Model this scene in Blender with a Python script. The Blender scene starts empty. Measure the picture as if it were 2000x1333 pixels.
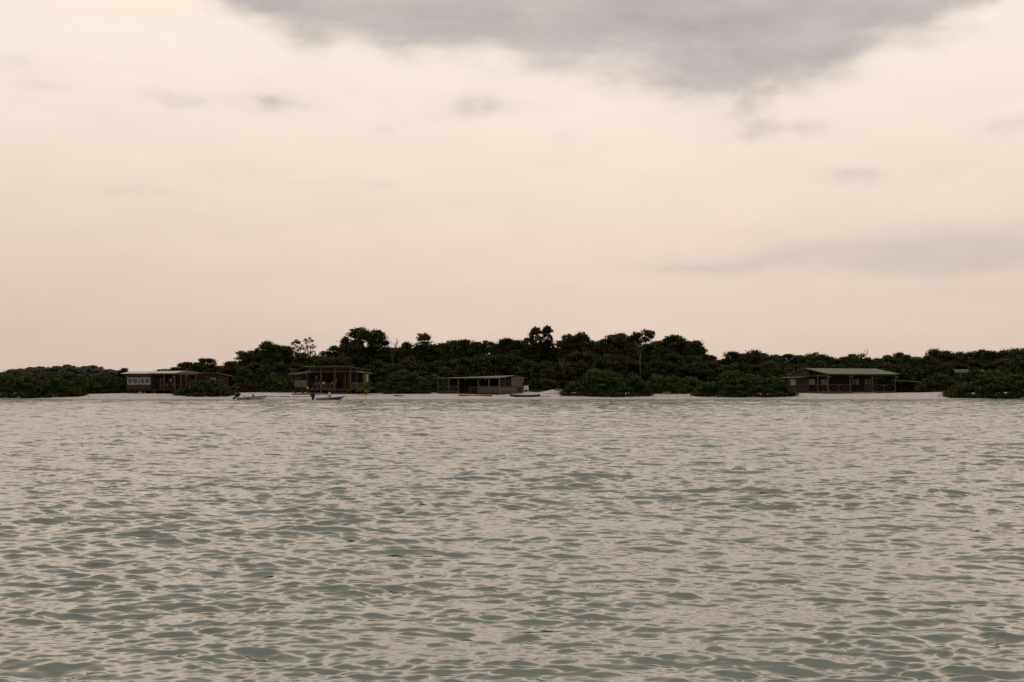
import bpy, bmesh, math, random
import numpy as np
from mathutils import Vector, Matrix

random.seed(11)
rng = np.random.default_rng(11)
sc = bpy.context.scene
COL = sc.collection
CAMZ = 2.2
F = 2778.0
HZ = 751.0
PITCH = math.atan((HZ - 666.5) / F)
R = math.radians

def wx(px, Y):                    # lateral metres of a bearing at depth Y
    return (px - 1000.0) / F * Y
def wz(py, Y):                    # height in metres of an elevation at depth Y
    return CAMZ + (HZ - py) / F * Y

def along(px, ox, oy, dx, dy):    # distance along a horizontal line at which it meets a bearing
    u = (px - 1000.0) / F
    return (u * oy - ox) / (dx - u * dy)

# ------------------------------------------------------------------ materials
def newmat(name):
    m = bpy.data.materials.new(name); m.use_nodes = True
    nt = m.node_tree
    return m, nt, nt.nodes['Principled BSDF']

def noise_mat(name, c1, c2, scale=3.0, rough=0.8, detail=4, stretch=(1, 1, 1), bump=0.0, spec=0.3, metallic=0.0):
    m, nt, b = newmat(name)
    N, L = nt.nodes, nt.links
    tc = N.new('ShaderNodeTexCoord'); mp = N.new('ShaderNodeMapping')
    mp.inputs['Scale'].default_value = stretch
    n = N.new('ShaderNodeTexNoise'); n.inputs['Scale'].default_value = scale; n.inputs['Detail'].default_value = detail
    n.inputs['Roughness'].default_value = 0.65
    cr = N.new('ShaderNodeValToRGB')
    cr.color_ramp.elements[0].position = 0.32; cr.color_ramp.elements[1].position = 0.68
    cr.color_ramp.elements[0].color = (*c1, 1); cr.color_ramp.elements[1].color = (*c2, 1)
    L.new(tc.outputs['Object'], mp.inputs[0]); L.new(mp.outputs[0], n.inputs['Vector'])
    L.new(n.outputs['Fac'], cr.inputs[0]); L.new(cr.outputs[0], b.inputs['Base Color'])
    b.inputs['Roughness'].default_value = rough; b.inputs['Specular IOR Level'].default_value = spec
    b.inputs['Metallic'].default_value = metallic
    if bump:
        bp = N.new('ShaderNodeBump'); bp.inputs['Strength'].default_value = bump; bp.inputs['Distance'].default_value = 0.05
        L.new(n.outputs['Fac'], bp.inputs['Height']); L.new(bp.outputs[0], b.inputs['Normal'])
    return m

def plank_mat(name, c1, c2, width=0.16, axis='Z'):
    """boards: one tone per board, a dark joint between them, grain noise on top"""
    m, nt, b = newmat(name)
    N, L = nt.nodes, nt.links
    tc = N.new('ShaderNodeTexCoord'); sp = N.new('ShaderNodeSeparateXYZ'); L.new(tc.outputs['Object'], sp.inputs[0])
    def M(op, a, bb=None, clamp=False):
        n = N.new('ShaderNodeMath'); n.operation = op; n.use_clamp = clamp
        for i, v in enumerate((a, bb)):
            if v is None: continue
            if isinstance(v, (int, float)): n.inputs[i].default_value = v
            else: L.new(v, n.inputs[i])
        return n.outputs[0]
    if axis == 'Z': src = sp.outputs['Z']
    else: src = M('ADD', sp.outputs['X'], sp.outputs['Y'])
    q = M('DIVIDE', src, width); fl = M('FLOOR', q); fr = M('FRACT', q)
    wn = N.new('ShaderNodeTexWhiteNoise'); wn.noise_dimensions = '1D'; L.new(fl, wn.inputs['W'])
    n = N.new('ShaderNodeTexNoise'); n.inputs['Scale'].default_value = 2.5; n.inputs['Detail'].default_value = 5
    L.new(tc.outputs['Object'], n.inputs['Vector'])
    f = M('ADD', M('MULTIPLY', wn.outputs['Value'], 0.5), M('MULTIPLY', n.outputs['Fac'], 0.5))
    cr = N.new('ShaderNodeValToRGB'); cr.color_ramp.elements[0].position = 0.2; cr.color_ramp.elements[1].position = 0.8
    cr.color_ramp.elements[0].color = (*c1, 1); cr.color_ramp.elements[1].color = (*c2, 1); L.new(f, cr.inputs[0])
    j = M('GREATER_THAN', fr, 0.12)
    k = M('ADD', M('MULTIPLY', j, 0.7), 0.3)
    mx = N.new('ShaderNodeVectorMath'); mx.operation = 'SCALE'; L.new(cr.outputs[0], mx.inputs[0]); L.new(k, mx.inputs['Scale'])
    L.new(mx.outputs[0], b.inputs['Base Color'])
    b.inputs['Roughness'].default_value = 0.85; b.inputs['Specular IOR Level'].default_value = 0.2
    return m

def leaf_mat(name, dark, mid, lite, rand=0.5):
    m, nt, b = newmat(name)
    N, L = nt.nodes, nt.links
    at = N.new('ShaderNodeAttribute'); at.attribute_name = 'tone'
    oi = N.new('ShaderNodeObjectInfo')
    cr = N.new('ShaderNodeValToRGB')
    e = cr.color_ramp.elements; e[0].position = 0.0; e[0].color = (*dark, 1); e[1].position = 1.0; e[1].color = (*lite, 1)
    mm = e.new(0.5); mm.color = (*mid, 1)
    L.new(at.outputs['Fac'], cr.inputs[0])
    hs = N.new('ShaderNodeHueSaturation')
    mr = N.new('ShaderNodeMapRange'); mr.inputs[3].default_value = 1 - rand; mr.inputs[4].default_value = 1 + rand
    L.new(oi.outputs['Random'], mr.inputs[0]); L.new(mr.outputs[0], hs.inputs['Value'])
    ml = N.new('ShaderNodeMath'); ml.operation = 'MULTIPLY'; ml.inputs[1].default_value = 7.31
    L.new(oi.outputs['Random'], ml.inputs[0])
    fr = N.new('ShaderNodeMath'); fr.operation = 'FRACT'; L.new(ml.outputs[0], fr.inputs[0])
    mr2 = N.new('ShaderNodeMapRange'); mr2.inputs[3].default_value = 0.485; mr2.inputs[4].default_value = 0.512
    L.new(fr.outputs[0], mr2.inputs[0]); L.new(mr2.outputs[0], hs.inputs['Hue'])
    L.new(cr.outputs[0], hs.inputs['Color']); L.new(hs.outputs[0], b.inputs['Base Color'])
    b.inputs['Roughness'].default_value = 0.7; b.inputs['Specular IOR Level'].default_value = 0.15
    return m

def glass_mat(name, c, rough=0.12, spec=0.5):
    m, nt, b = newmat(name)
    N, L = nt.nodes, nt.links
    n = N.new('ShaderNodeTexNoise'); n.inputs['Scale'].default_value = 1.7
    cr = N.new('ShaderNodeValToRGB')
    cr.color_ramp.elements[0].color = (*[v * 0.75 for v in c], 1); cr.color_ramp.elements[1].color = (*[v * 1.25 for v in c], 1)
    L.new(n.outputs['Fac'], cr.inputs[0]); L.new(cr.outputs[0], b.inputs['Base Color'])
    b.inputs['Roughness'].default_value = rough; b.inputs['Specular IOR Level'].default_value = spec
    return m

MAT = {
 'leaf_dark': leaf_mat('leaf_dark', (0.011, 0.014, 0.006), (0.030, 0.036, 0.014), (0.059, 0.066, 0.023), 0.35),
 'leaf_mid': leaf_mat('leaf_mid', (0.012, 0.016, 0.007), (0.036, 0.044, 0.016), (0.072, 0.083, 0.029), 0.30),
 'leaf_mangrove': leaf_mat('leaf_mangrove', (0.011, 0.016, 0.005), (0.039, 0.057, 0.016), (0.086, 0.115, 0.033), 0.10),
 'leaf_red': leaf_mat('leaf_red', (.016, .012, .008), (.045, .032, .018), (.075, .050, .026), 0.3),
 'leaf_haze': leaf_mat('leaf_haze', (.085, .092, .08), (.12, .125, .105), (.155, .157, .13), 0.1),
 'palm': leaf_mat('palm', (.03, .045, .012), (.07, .085, .02), (.17, .15, .035), 0.05),
 'bark': noise_mat('bark', (.025, .02, .016), (.06, .05, .04), 6, .9, stretch=(1, 1, .2)),
 'bark_pale': noise_mat('bark_pale', (.09, .08, .07), (.17, .155, .13), 5, .9, stretch=(1, 1, .3)),
 'timber': noise_mat('timber', (0.064, 0.048, 0.036), (0.115, 0.089, 0.066), 5, .85, stretch=(1, 1, .3)),
 'timber_light': noise_mat('timber_light', (0.090, 0.065, 0.043), (0.144, 0.104, 0.068), 5, .85, stretch=(1, 1, .3)),
 'timber_grey': noise_mat('timber_grey', (0.081, 0.070, 0.060), (0.145, 0.128, 0.111), 5, .9, stretch=(1, 1, .3)),
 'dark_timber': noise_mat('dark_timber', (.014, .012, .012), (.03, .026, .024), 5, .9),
 'plank_brown': plank_mat('plank_brown', (.048, .034, .028), (.076, .055, .045), .2, 'Z'),
 'plank_red': plank_mat('plank_red', (0.034, 0.017, 0.013), (0.059, 0.030, 0.021), .18, 'XY'),
 'plank_grey': plank_mat('plank_grey', (.085, .070, .058), (.135, .112, .094), .22, 'Z'),
 'plank_fence': plank_mat('plank_fence', (.12, .09, .08), (.19, .145, .12), .15, 'XY'),
 'roof_green': noise_mat('roof_green', (.14, .168, .128), (.195, .23, .178), 1.6, .55, stretch=(1, 1, 1)),
 'roof_dark': noise_mat('roof_dark', (.055, .07, .058), (.08, .095, .078), 1.6, .6),
 'roof_white': noise_mat('roof_white', (.50, .48, .46), (.72, .70, .67), 1.2, .5),
 'roof_tin': noise_mat('roof_tin', (0.225, 0.203, 0.180), (0.345, 0.315, 0.277), 1.5, .5),
 'white': noise_mat('white_paint', (0.660, 0.660, 0.660), (0.825, 0.825, 0.814), 2, .5),
 'pvc': noise_mat('window_frame_white', (.50, .50, .52), (.62, .62, .63), 2, .5),
 'glass': glass_mat('window_glass', (.10, .12, .14), .15, .5),
 'glass_bright': glass_mat('window_glass_bright', (.26, .30, .38), .15, .5),
 'glass_green': glass_mat('window_glass_green', (.03, .04, .03), .1, .5),
 'dark': noise_mat('dark_opening', (.006, .005, .005), (.012, .010, .009), 2, .95),
 'screen': noise_mat('navy_screen', (.006, .009, .016), (.010, .015, .027), 3, .8),
 'curtain': noise_mat('curtain', (.38, .35, .30), (.5, .46, .40), 3, .9),
 'black': noise_mat('black_plastic', (.008, .008, .011), (.018, .018, .022), 3, .45),
 'blue': noise_mat('blue_gelcoat', (0.022, 0.069, 0.188), (0.033, 0.094, 0.250), 2, .35),
 'hullgrey': noise_mat('grey_hull', (0.532, 0.574, 0.532), (0.728, 0.770, 0.714), 2.5, .45),
 'trimblue': noise_mat('slate_blue_trim', (.05, .07, .10), (.08, .10, .14), 3, .6),
 'redmark': noise_mat('red_mark', (.28, .03, .03), (.36, .05, .05), 3, .6),
 'bluemark': noise_mat('blue_mark', (.02, .05, .22), (.03, .08, .30), 3, .6),
 'palemark': noise_mat('pale_mark', (.25, .26, .26), (.34, .35, .35), 3, .6),
 'skin': noise_mat('skin', (.10, .055, .035), (.15, .08, .055), 5, .6),
 'hair': noise_mat('hair', (.008, .006, .005), (.016, .012, .01), 8, .8),
 'shirt_white': noise_mat('white_shirt', (.60, .60, .64), (.75, .75, .78), 5, .9),
 'shirt_blue': noise_mat('blue_shirt', (.06, .13, .24), (.09, .18, .32), 5, .9),
 'shirt_teal': noise_mat('teal_shirt', (.05, .15, .20), (.08, .20, .27), 5, .9),
 'shirt_pink': noise_mat('pale_pink_shirt', (.34, .26, .25), (.45, .35, .33), 5, .9),
 'shorts_dark': noise_mat('dark_shorts', (.014, .016, .024), (.025, .028, .04), 5, .9),
 'orange': noise_mat('orange_fabric', (.55, .17, .03), (.70, .25, .05), 5, .8),
 'lime': noise_mat('lime_plastic', (.32, .42, .03), (.42, .52, .05), 3, .6),
 'driftwood': noise_mat('driftwood', (.16, .14, .125), (.27, .245, .22), 4, .95, bump=.4),
 'canoe': noise_mat('canoe_wood', (.03, .025, .022), (.07, .058, .05), 4, .9),
 'concrete': noise_mat('concrete', (.22, .20, .18), (.33, .30, .27), 3, .9),
 'rock': noise_mat('rubble', (.10, .09, .075), (.24, .22, .19), 4, .95, bump=.5),
 'bird': noise_mat('bird_feather', (.10, .09, .08), (.2, .18, .16), 12, .9),
 'grassleaf': leaf_mat('grass_leaf', (.02, .03, .01), (.05, .07, .022), (.10, .13, .04), .2),
}

# ------------------------------------------------------------------ object helpers
def link(o):
    COL.objects.link(o); return o

def thing(name, label, cat, loc=(0, 0, 0), rz=0.0, group=None):
    o = bpy.data.objects.new(name, None); link(o)
    o.location = loc; o.rotation_euler = (0, 0, rz); o.empty_display_size = .3
    tag(o, label, cat, group)
    return o

def tag(o, label=None, cat=None, group=None, kind=None):
    if label: o['label'] = label
    if cat: o['category'] = cat
    if group: o['group'] = group
    if kind: o['kind'] = kind
    return o

class MB:
    def __init__(s): s.v = []; s.f = []; s.smooth = []
    def add(s, vs, fs, smooth=False):
        n = len(s.v); s.v += [tuple(v) for v in vs]; s.f += [tuple(i + n for i in f) for f in fs]
        s.smooth += [smooth] * len(fs); return s
    def box(s, x0, x1, y0, y1, z0, z1):
        vs = [(x0, y0, z0), (x1, y0, z0), (x1, y1, z0), (x0, y1, z0), (x0, y0, z1), (x1, y0, z1), (x1, y1, z1), (x0, y1, z1)]
        return s.add(vs, [(0, 3, 2, 1), (4, 5, 6, 7), (0, 1, 5, 4), (1, 2, 6, 5), (2, 3, 7, 6), (3, 0, 4, 7)])
    def beam(s, a, b, w=.08, h=None, up=(0, 0, 1)):
        a = Vector(a); b = Vector(b); h = h or w
        d = (b - a).normalized(); u = Vector(up)
        if abs(d.dot(u)) > .95: u = Vector((0, 1, 0))
        r = d.cross(u).normalized(); u = r.cross(d).normalized()
        vs = []
        for p in (a, b):
            for sx, sy in ((-1, -1), (1, -1), (1, 1), (-1, 1)):
                vs.append(p + r * sx * w / 2 + u * sy * h / 2)
        return s.add(vs, [(0, 1, 2, 3), (7, 6, 5, 4), (0, 4, 5, 1), (1, 5, 6, 2), (2, 6, 7, 3), (3, 7, 4, 0)])
    def tube(s, pts, rad, seg=8, cap=True):
        pts = [Vector(p) for p in pts]; n = len(pts)
        if not hasattr(rad, '__len__'): rad = [rad] * n
        vs = []; prev = None
        for i, p in enumerate(pts):
            d = (pts[min(i + 1, n - 1)] - pts[max(i - 1, 0)]).normalized()
            if prev is None:
                u = Vector((0, 0, 1)) if abs(d.z) < .9 else Vector((1, 0, 0))
            else: u = prev
            r = d.cross(u).normalized(); u = r.cross(d).normalized(); prev = u
            for k in range(seg):
                t = 2 * math.pi * k / seg
                vs.append(p + (r * math.cos(t) + u * math.sin(t)) * rad[i])
        fs = []
        for i in range(n - 1):
            for k in range(seg):
                k2 = (k + 1) % seg
                fs.append((i * seg + k, i * seg + k2, (i + 1) * seg + k2, (i + 1) * seg + k))
        if cap: fs.append(tuple(range(seg))[::-1]); fs.append(tuple((n - 1) * seg + k for k in range(seg)))
        return s.add(vs, fs, True)
    def grid(s, fn, nu, nv, smooth=False):
        vs = [fn(i / nu, j / nv) for j in range(nv + 1) for i in range(nu + 1)]
        fs = [(j * (nu + 1) + i, j * (nu + 1) + i + 1, (j + 1) * (nu + 1) + i + 1, (j + 1) * (nu + 1) + i) for j in range(nv) for i in range(nu)]
        return s.add(vs, fs, smooth)
    def prism(s, poly, y0, y1, plane='XZ'):
        n = len(poly)
        if plane == 'XZ': vs = [(x, y0, z) for x, z in poly] + [(x, y1, z) for x, z in poly]
        else: vs = [(y0, x, z) for x, z in poly] + [(y1, x, z) for x, z in poly]
        fs = [tuple(range(n)), tuple(range(2 * n - 1, n - 1, -1))] + [(i, i + n, (i + 1) % n + n, (i + 1) % n) for i in range(n)]
        return s.add(vs, fs)
    def build(s, name, m, parent=None):
        me = bpy.data.meshes.new(name); me.from_pydata([tuple(v) for v in s.v], [], s.f); me.update()
        me.polygons.foreach_set('use_smooth', s.smooth)
        me.materials.append(m)
        o = bpy.data.objects.new(name, me); link(o)
        if parent: o.parent = parent
        return o

def corr_sheet(mb, p0, pu, pv, waves, amp=.018, nv=1, curve=None, seg=6):
    """corrugated sheet: corrugations counted along u, running along v"""
    p0, pu, pv = Vector(p0), Vector(pu), Vector(pv)
    n = pu.cross(pv).normalized()
    if n.z < 0: n = -n
    def fn(u, v):
        w = math.sin(u * waves * 2 * math.pi) * amp
        c = curve(v) if curve else 0
        return p0 + pu * u + pv * v + n * (w) + Vector((0, 0, c))
    mb.grid(fn, int(waves * seg), nv)
    mb.grid(lambda u, v: fn(u, v) - n * .012, int(waves * seg), nv)
    return mb

# ------------------------------------------------------------------ foliage
def leaf_mesh(name, lumps, per, leaf, mat, flat=0.6, seed=0, tone_z=True):
    """lumps: array (n,6) x,y,z,rx,ry,rz. Small leaf faces through and around each lump."""
    r = np.random.default_rng(seed)
    L = np.asarray(lumps, dtype=float)
    cs, ns, tn = [], [], []; szs = []
    zmin, zmax = (L[:, 2] - L[:, 5]).min(), (L[:, 2] + L[:, 5]).max()
    for l in L:
        vol = (l[3] * l[4] * l[5]) ** (1 / 3.)
        k = max(8, int(per * vol * vol))
        d = r.normal(size=(k, 3)); d /= np.linalg.norm(d, axis=1)[:, None]
        rad = r.uniform(.05, 1.0, size=(k, 1)) ** .45 * r.uniform(.72, 1.28, size=(k, 1))
        p = d * rad * l[3:6] + l[:3]
        szs.append(1.0 + .9 * (1 - np.clip(rad, 0, 1))); cs.append(p); ns.append(d + r.normal(size=(k, 3)) * flat)
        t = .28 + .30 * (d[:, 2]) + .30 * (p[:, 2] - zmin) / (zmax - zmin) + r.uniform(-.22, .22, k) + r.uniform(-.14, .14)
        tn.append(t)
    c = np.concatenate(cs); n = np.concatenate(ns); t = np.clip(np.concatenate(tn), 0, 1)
    n /= np.linalg.norm(n, axis=1)[:, None]
    a = np.cross(n, r.normal(size=n.shape)); a /= np.linalg.norm(a, axis=1)[:, None]
    b = np.cross(n, a)
    K = len(c); s = leaf * r.uniform(.55, 1.35, size=(K, 1)) * np.concatenate(szs)
    q = np.stack([c - a * s, c - b * s * .45, c + a * s, c + b * s * .45], 1).reshape(-1, 3)
    me = bpy.data.meshes.new(name)
    me.vertices.add(4 * K); me.vertices.foreach_set('co', q.astype(np.float32).ravel())
    me.loops.add(4 * K); me.loops.foreach_set('vertex_index', np.arange(4 * K, dtype=np.int32))
    me.polygons.add(K); me.polygons.foreach_set('loop_start', np.arange(0, 4 * K, 4, dtype=np.int32))
    me.polygons.foreach_set('loop_total', np.full(K, 4, dtype=np.int32))
    me.update()
    at = me.attributes.new('tone', 'FLOAT', 'FACE'); at.data.foreach_set('value', t.astype(np.float32))
    me.materials.append(mat)
    return me

def branch_tree(h, crown_r, crown_bot, nl, seed, top_flat=.5, lean=(0, 0), fork=.35, gap=0.0, tr=.16, lump=(.8, 1.3)):
    """returns (MB trunk, lumps)"""
    r = random.Random(seed)
    mb = MB()
    pts = []; rad = []
    fz = h * fork
    for i in range(5):
        t = i / 4
        pts.append((lean[0] * t * fork + r.uniform(-.1, .1) * (i > 0), lean[1] * t * fork + r.uniform(-.1, .1) * (i > 0), fz * t - (.6 if i == 0 else 0)))
        rad.append(tr * (1.25 - .45 * t))
    mb.tube(pts, rad, 7)
    top = Vector(pts[-1]); lumps = []
    cz = (h + crown_bot) / 2; ch = (h - crown_bot) / 2
    for k in range(nl):
        for _ in range(30):
            a = r.uniform(0, 2 * math.pi); u = r.uniform(-1, 1)
            e = max(.05, 1 - abs(u) ** (2.2 if u > 0 else 1.6)) ** .5
            rr = crown_r * e * (r.uniform(.1, 1) ** .5)
            if r.random() < .15 * gap: continue
            break
        s = r.uniform(*lump)
        z = cz + u * (ch - s * .5)
        lx = lean[0] * (z / h); ly = lean[1] * (z / h)
        x = lx + math.cos(a) * rr * .86; y = ly + math.sin(a) * rr * .86
        lumps.append((x, y, z, s * r.uniform(.9, 1.3), s * r.uniform(.9, 1.3), s * r.uniform(.55, .8) * (1.1 - .3 * top_flat)))
    # limbs to a third of the clumps
    for l in lumps[::2]:
        e = Vector(l[:3]); m = top.lerp(e, .5) + Vector((r.uniform(-.2, .2), r.uniform(-.2, .2), r.uniform(-.1, .4)))
        if e.z < top.z: m.z = top.z * .6 + e.z * .4
        mb.tube([top - Vector((0, 0, .3)), m, e], [tr * .55, tr * .32, tr * .12], 5)
    return mb, lumps

TREES = {}
def make_tree_mesh(kind, **k):
    mat = k.pop('mat'); per = k.pop('per', 42) * 2.5; leaf = k.pop('leaf', .17) * 1.12; bark = k.pop('bark', MAT['bark'])
    h = k['h']
    mb, lumps = branch_tree(**k)
    me_t = bpy.data.meshes.new('trunk'); me_t.from_pydata([tuple(v) for v in mb.v], [], mb.f)
    me_t.polygons.foreach_set('use_smooth', mb.smooth); me_t.materials.append(bark)
    me_c = leaf_mesh('crown', lumps, per, leaf, mat, seed=k['seed'])
    TREES[kind] = (me_t, me_c, h)

# broad dark canopy trees
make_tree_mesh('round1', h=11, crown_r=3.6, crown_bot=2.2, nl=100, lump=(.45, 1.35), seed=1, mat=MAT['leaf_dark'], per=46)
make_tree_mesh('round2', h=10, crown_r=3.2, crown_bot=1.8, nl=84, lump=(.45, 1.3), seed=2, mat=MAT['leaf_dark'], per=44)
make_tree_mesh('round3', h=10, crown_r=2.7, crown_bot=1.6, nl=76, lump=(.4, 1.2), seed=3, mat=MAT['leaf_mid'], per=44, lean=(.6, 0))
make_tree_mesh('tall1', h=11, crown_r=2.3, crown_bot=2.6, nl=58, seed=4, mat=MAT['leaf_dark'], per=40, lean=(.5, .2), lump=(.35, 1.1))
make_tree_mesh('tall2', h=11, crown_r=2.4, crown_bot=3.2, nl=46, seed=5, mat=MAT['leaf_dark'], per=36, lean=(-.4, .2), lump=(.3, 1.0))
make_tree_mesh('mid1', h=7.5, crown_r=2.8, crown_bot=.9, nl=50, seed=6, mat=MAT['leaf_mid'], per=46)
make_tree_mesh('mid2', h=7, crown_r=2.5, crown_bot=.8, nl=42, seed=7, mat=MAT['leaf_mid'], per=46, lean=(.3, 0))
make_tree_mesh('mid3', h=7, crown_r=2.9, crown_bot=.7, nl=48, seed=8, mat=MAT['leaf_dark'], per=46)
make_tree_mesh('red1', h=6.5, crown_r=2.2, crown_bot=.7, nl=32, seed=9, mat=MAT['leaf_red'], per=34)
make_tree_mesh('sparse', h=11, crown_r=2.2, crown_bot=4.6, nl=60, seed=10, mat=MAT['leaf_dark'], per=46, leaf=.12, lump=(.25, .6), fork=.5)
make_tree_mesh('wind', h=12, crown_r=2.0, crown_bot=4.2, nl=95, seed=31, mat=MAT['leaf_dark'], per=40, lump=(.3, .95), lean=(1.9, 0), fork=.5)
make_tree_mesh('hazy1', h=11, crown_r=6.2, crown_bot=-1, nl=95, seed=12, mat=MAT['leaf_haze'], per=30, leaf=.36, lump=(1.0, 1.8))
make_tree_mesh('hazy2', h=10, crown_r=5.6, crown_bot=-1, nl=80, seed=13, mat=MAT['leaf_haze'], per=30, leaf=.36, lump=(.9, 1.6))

def place_tree(kind, x, y, top, label, group=None, cat='tree', name='leafy_tree', sx=1.0, base=None, rz=None):
    me_t, me_c, h = TREES[kind]
    zb = base if base is not None else ground_z(x, y)
    s = (top - zb) / (h + .25)
    o = thing(name, label, cat, (x, y, zb), rz if rz is not None else random.uniform(0, 6.28), group)
    w = sx * (0.5 + 0.5 * s) if s < 1 else sx * s
    o.scale = (w, w, s)
    for nm, me in (('trunk', me_t), ('crown', me_c)):
        c = bpy.data.objects.new(nm, me); link(c); c.parent = o
    return o

# ------------------------------------------------------------------ terrain
def shore_y(x):
    return 205.0 + 1.2 * math.sin(x * .045 + .6) + .5 * math.sin(x * .17 + 2) + .22 * math.sin(x * .53)
def ground_z(x, y):
    s = y - shore_y(x)
    if s < 0: z = max(-4.0, s * .07)
    elif s < 11: z = .70 * (s / 11) ** .9
    else: z = .70 + (s - 11) * .013 if s < 60 else 1.417 + min(6.0, (s - 60) * .006)
    z += .03 * math.sin(x * .31 + y * .2) * min(1, max(0, s / 6)) + .02 * math.sin(x * .83 - y * .45) * min(1, max(0, s / 6))
    # low dune beside the big mangrove
    z += .62 * math.exp(-(((x - 6.9) / 2.6) ** 2 + ((y - 220) / 3.0) ** 2))
    z += .22 * math.exp(-(((x - 2.4) / 1.2) ** 2 + ((y - 222.5) / 1.2) ** 2))
    # sand scarp by the boats
    z += .10 * math.exp(-((y - shore_y(x) - 6.4) / .5) ** 2) * (1 if -42 < x < -22 else 0)
    z += .25 * math.exp(-(((x - 66) / 5.) ** 2 + ((y - 219) / 3.0) ** 2))
    return z

def make_ground():
    xs = np.concatenate([np.linspace(-2500, -120, 24)[:-1], np.linspace(-120, 120, 481), np.linspace(120, 2500, 24)[1:]])
    ys = np.concatenate([np.linspace(150, 200, 6)[:-1], np.linspace(200, 236, 145), np.linspace(238, 300, 32), np.linspace(320, 3000, 30)])
    vs = [(x, y, ground_z(x, y)) for y in ys for x in xs]
    nx = len(xs)
    fs = [(j * nx + i, j * nx + i + 1, (j + 1) * nx + i + 1, (j + 1) * nx + i) for j in range(len(ys) - 1) for i in range(nx - 1)]
    me = bpy.data.meshes.new('ground'); me.from_pydata(vs, [], fs); me.update()
    me.polygons.foreach_set('use_smooth', [True] * len(fs))
    m, nt, b = newmat('sand_and_soil'); N, L = nt.nodes, nt.links
    geo = N.new('ShaderNodeNewGeometry'); sp = N.new('ShaderNodeSeparateXYZ'); L.new(geo.outputs['Position'], sp.inputs[0])
    n1 = N.new('ShaderNodeTexNoise'); n1.inputs['Scale'].default_value = .35; n1.inputs['Detail'].default_value = 6; L.new(geo.outputs['Position'], n1.inputs['Vector'])
    n2 = N.new('ShaderNodeTexNoise'); n2.inputs['Scale'].default_value = 2.5; n2.inputs['Detail'].default_value = 8; n2.inputs['Roughness'].default_value = .7
    mp = N.new('ShaderNodeMapping'); mp.inputs['Scale'].default_value = (1, .35, 1); L.new(geo.outputs['Position'], mp.inputs[0]); L.new(mp.outputs[0], n2.inputs['Vector'])
    sand = N.new('ShaderNodeValToRGB'); sand.color_ramp.elements[0].position = .34; sand.color_ramp.elements[1].position = .62
    sand.color_ramp.elements[0].color = (.52, .475, .47, 1); sand.color_ramp.elements[1].color = (.73, .68, .672, 1)
    L.new(n2.outputs['Fac'], sand.inputs[0])
    # wet sand near the waterline
    wet = N.new('ShaderNodeMapRange'); wet.inputs[1].default_value = .02; wet.inputs[2].default_value = .16; wet.inputs[3].default_value = .55; wet.inputs[4].default_value = 1
    L.new(sp.outputs['Z'], wet.inputs[0])
    sc_ = N.new('ShaderNodeVectorMath'); sc_.operation = 'SCALE'; L.new(sand.outputs[0], sc_.inputs[0]); L.new(wet.outputs[0], sc_.inputs['Scale'])
    # soil beyond the beach
    ad = N.new('ShaderNodeMath'); ad.operation = 'MULTIPLY_ADD'; ad.inputs[1].default_value = 10; L.new(n1.outputs['Fac'], ad.inputs[0]); L.new(sp.outputs['Y'], ad.inputs[2])
    mr = N.new('ShaderNodeMapRange'); mr.inputs[1].default_value = 231; mr.inputs[2].default_value = 236; L.new(ad.outputs[0], mr.inputs[0])
    mx = N.new('ShaderNodeMix'); mx.data_type = 'RGBA'; L.new(mr.outputs[0], mx.inputs[0]); L.new(sc_.outputs[0], mx.inputs[6])
    mx.inputs[7].default_value = (.045, .045, .025, 1)
    L.new(mx.outputs[2], b.inputs['Base Color']); b.inputs['Roughness'].default_value = .95; b.inputs['Specular IOR Level'].default_value = .1
    bp = N.new('ShaderNodeBump'); bp.inputs['Strength'].default_value = .6; bp.inputs['Distance'].default_value = .12
    L.new(n2.outputs['Fac'], bp.inputs['Height']); L.new(bp.outputs[0], b.inputs['Normal'])
    me.materials.append(m)
    o = link(bpy.data.objects.new('ground', me)); o['kind'] = 'structure'
make_ground()

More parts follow.
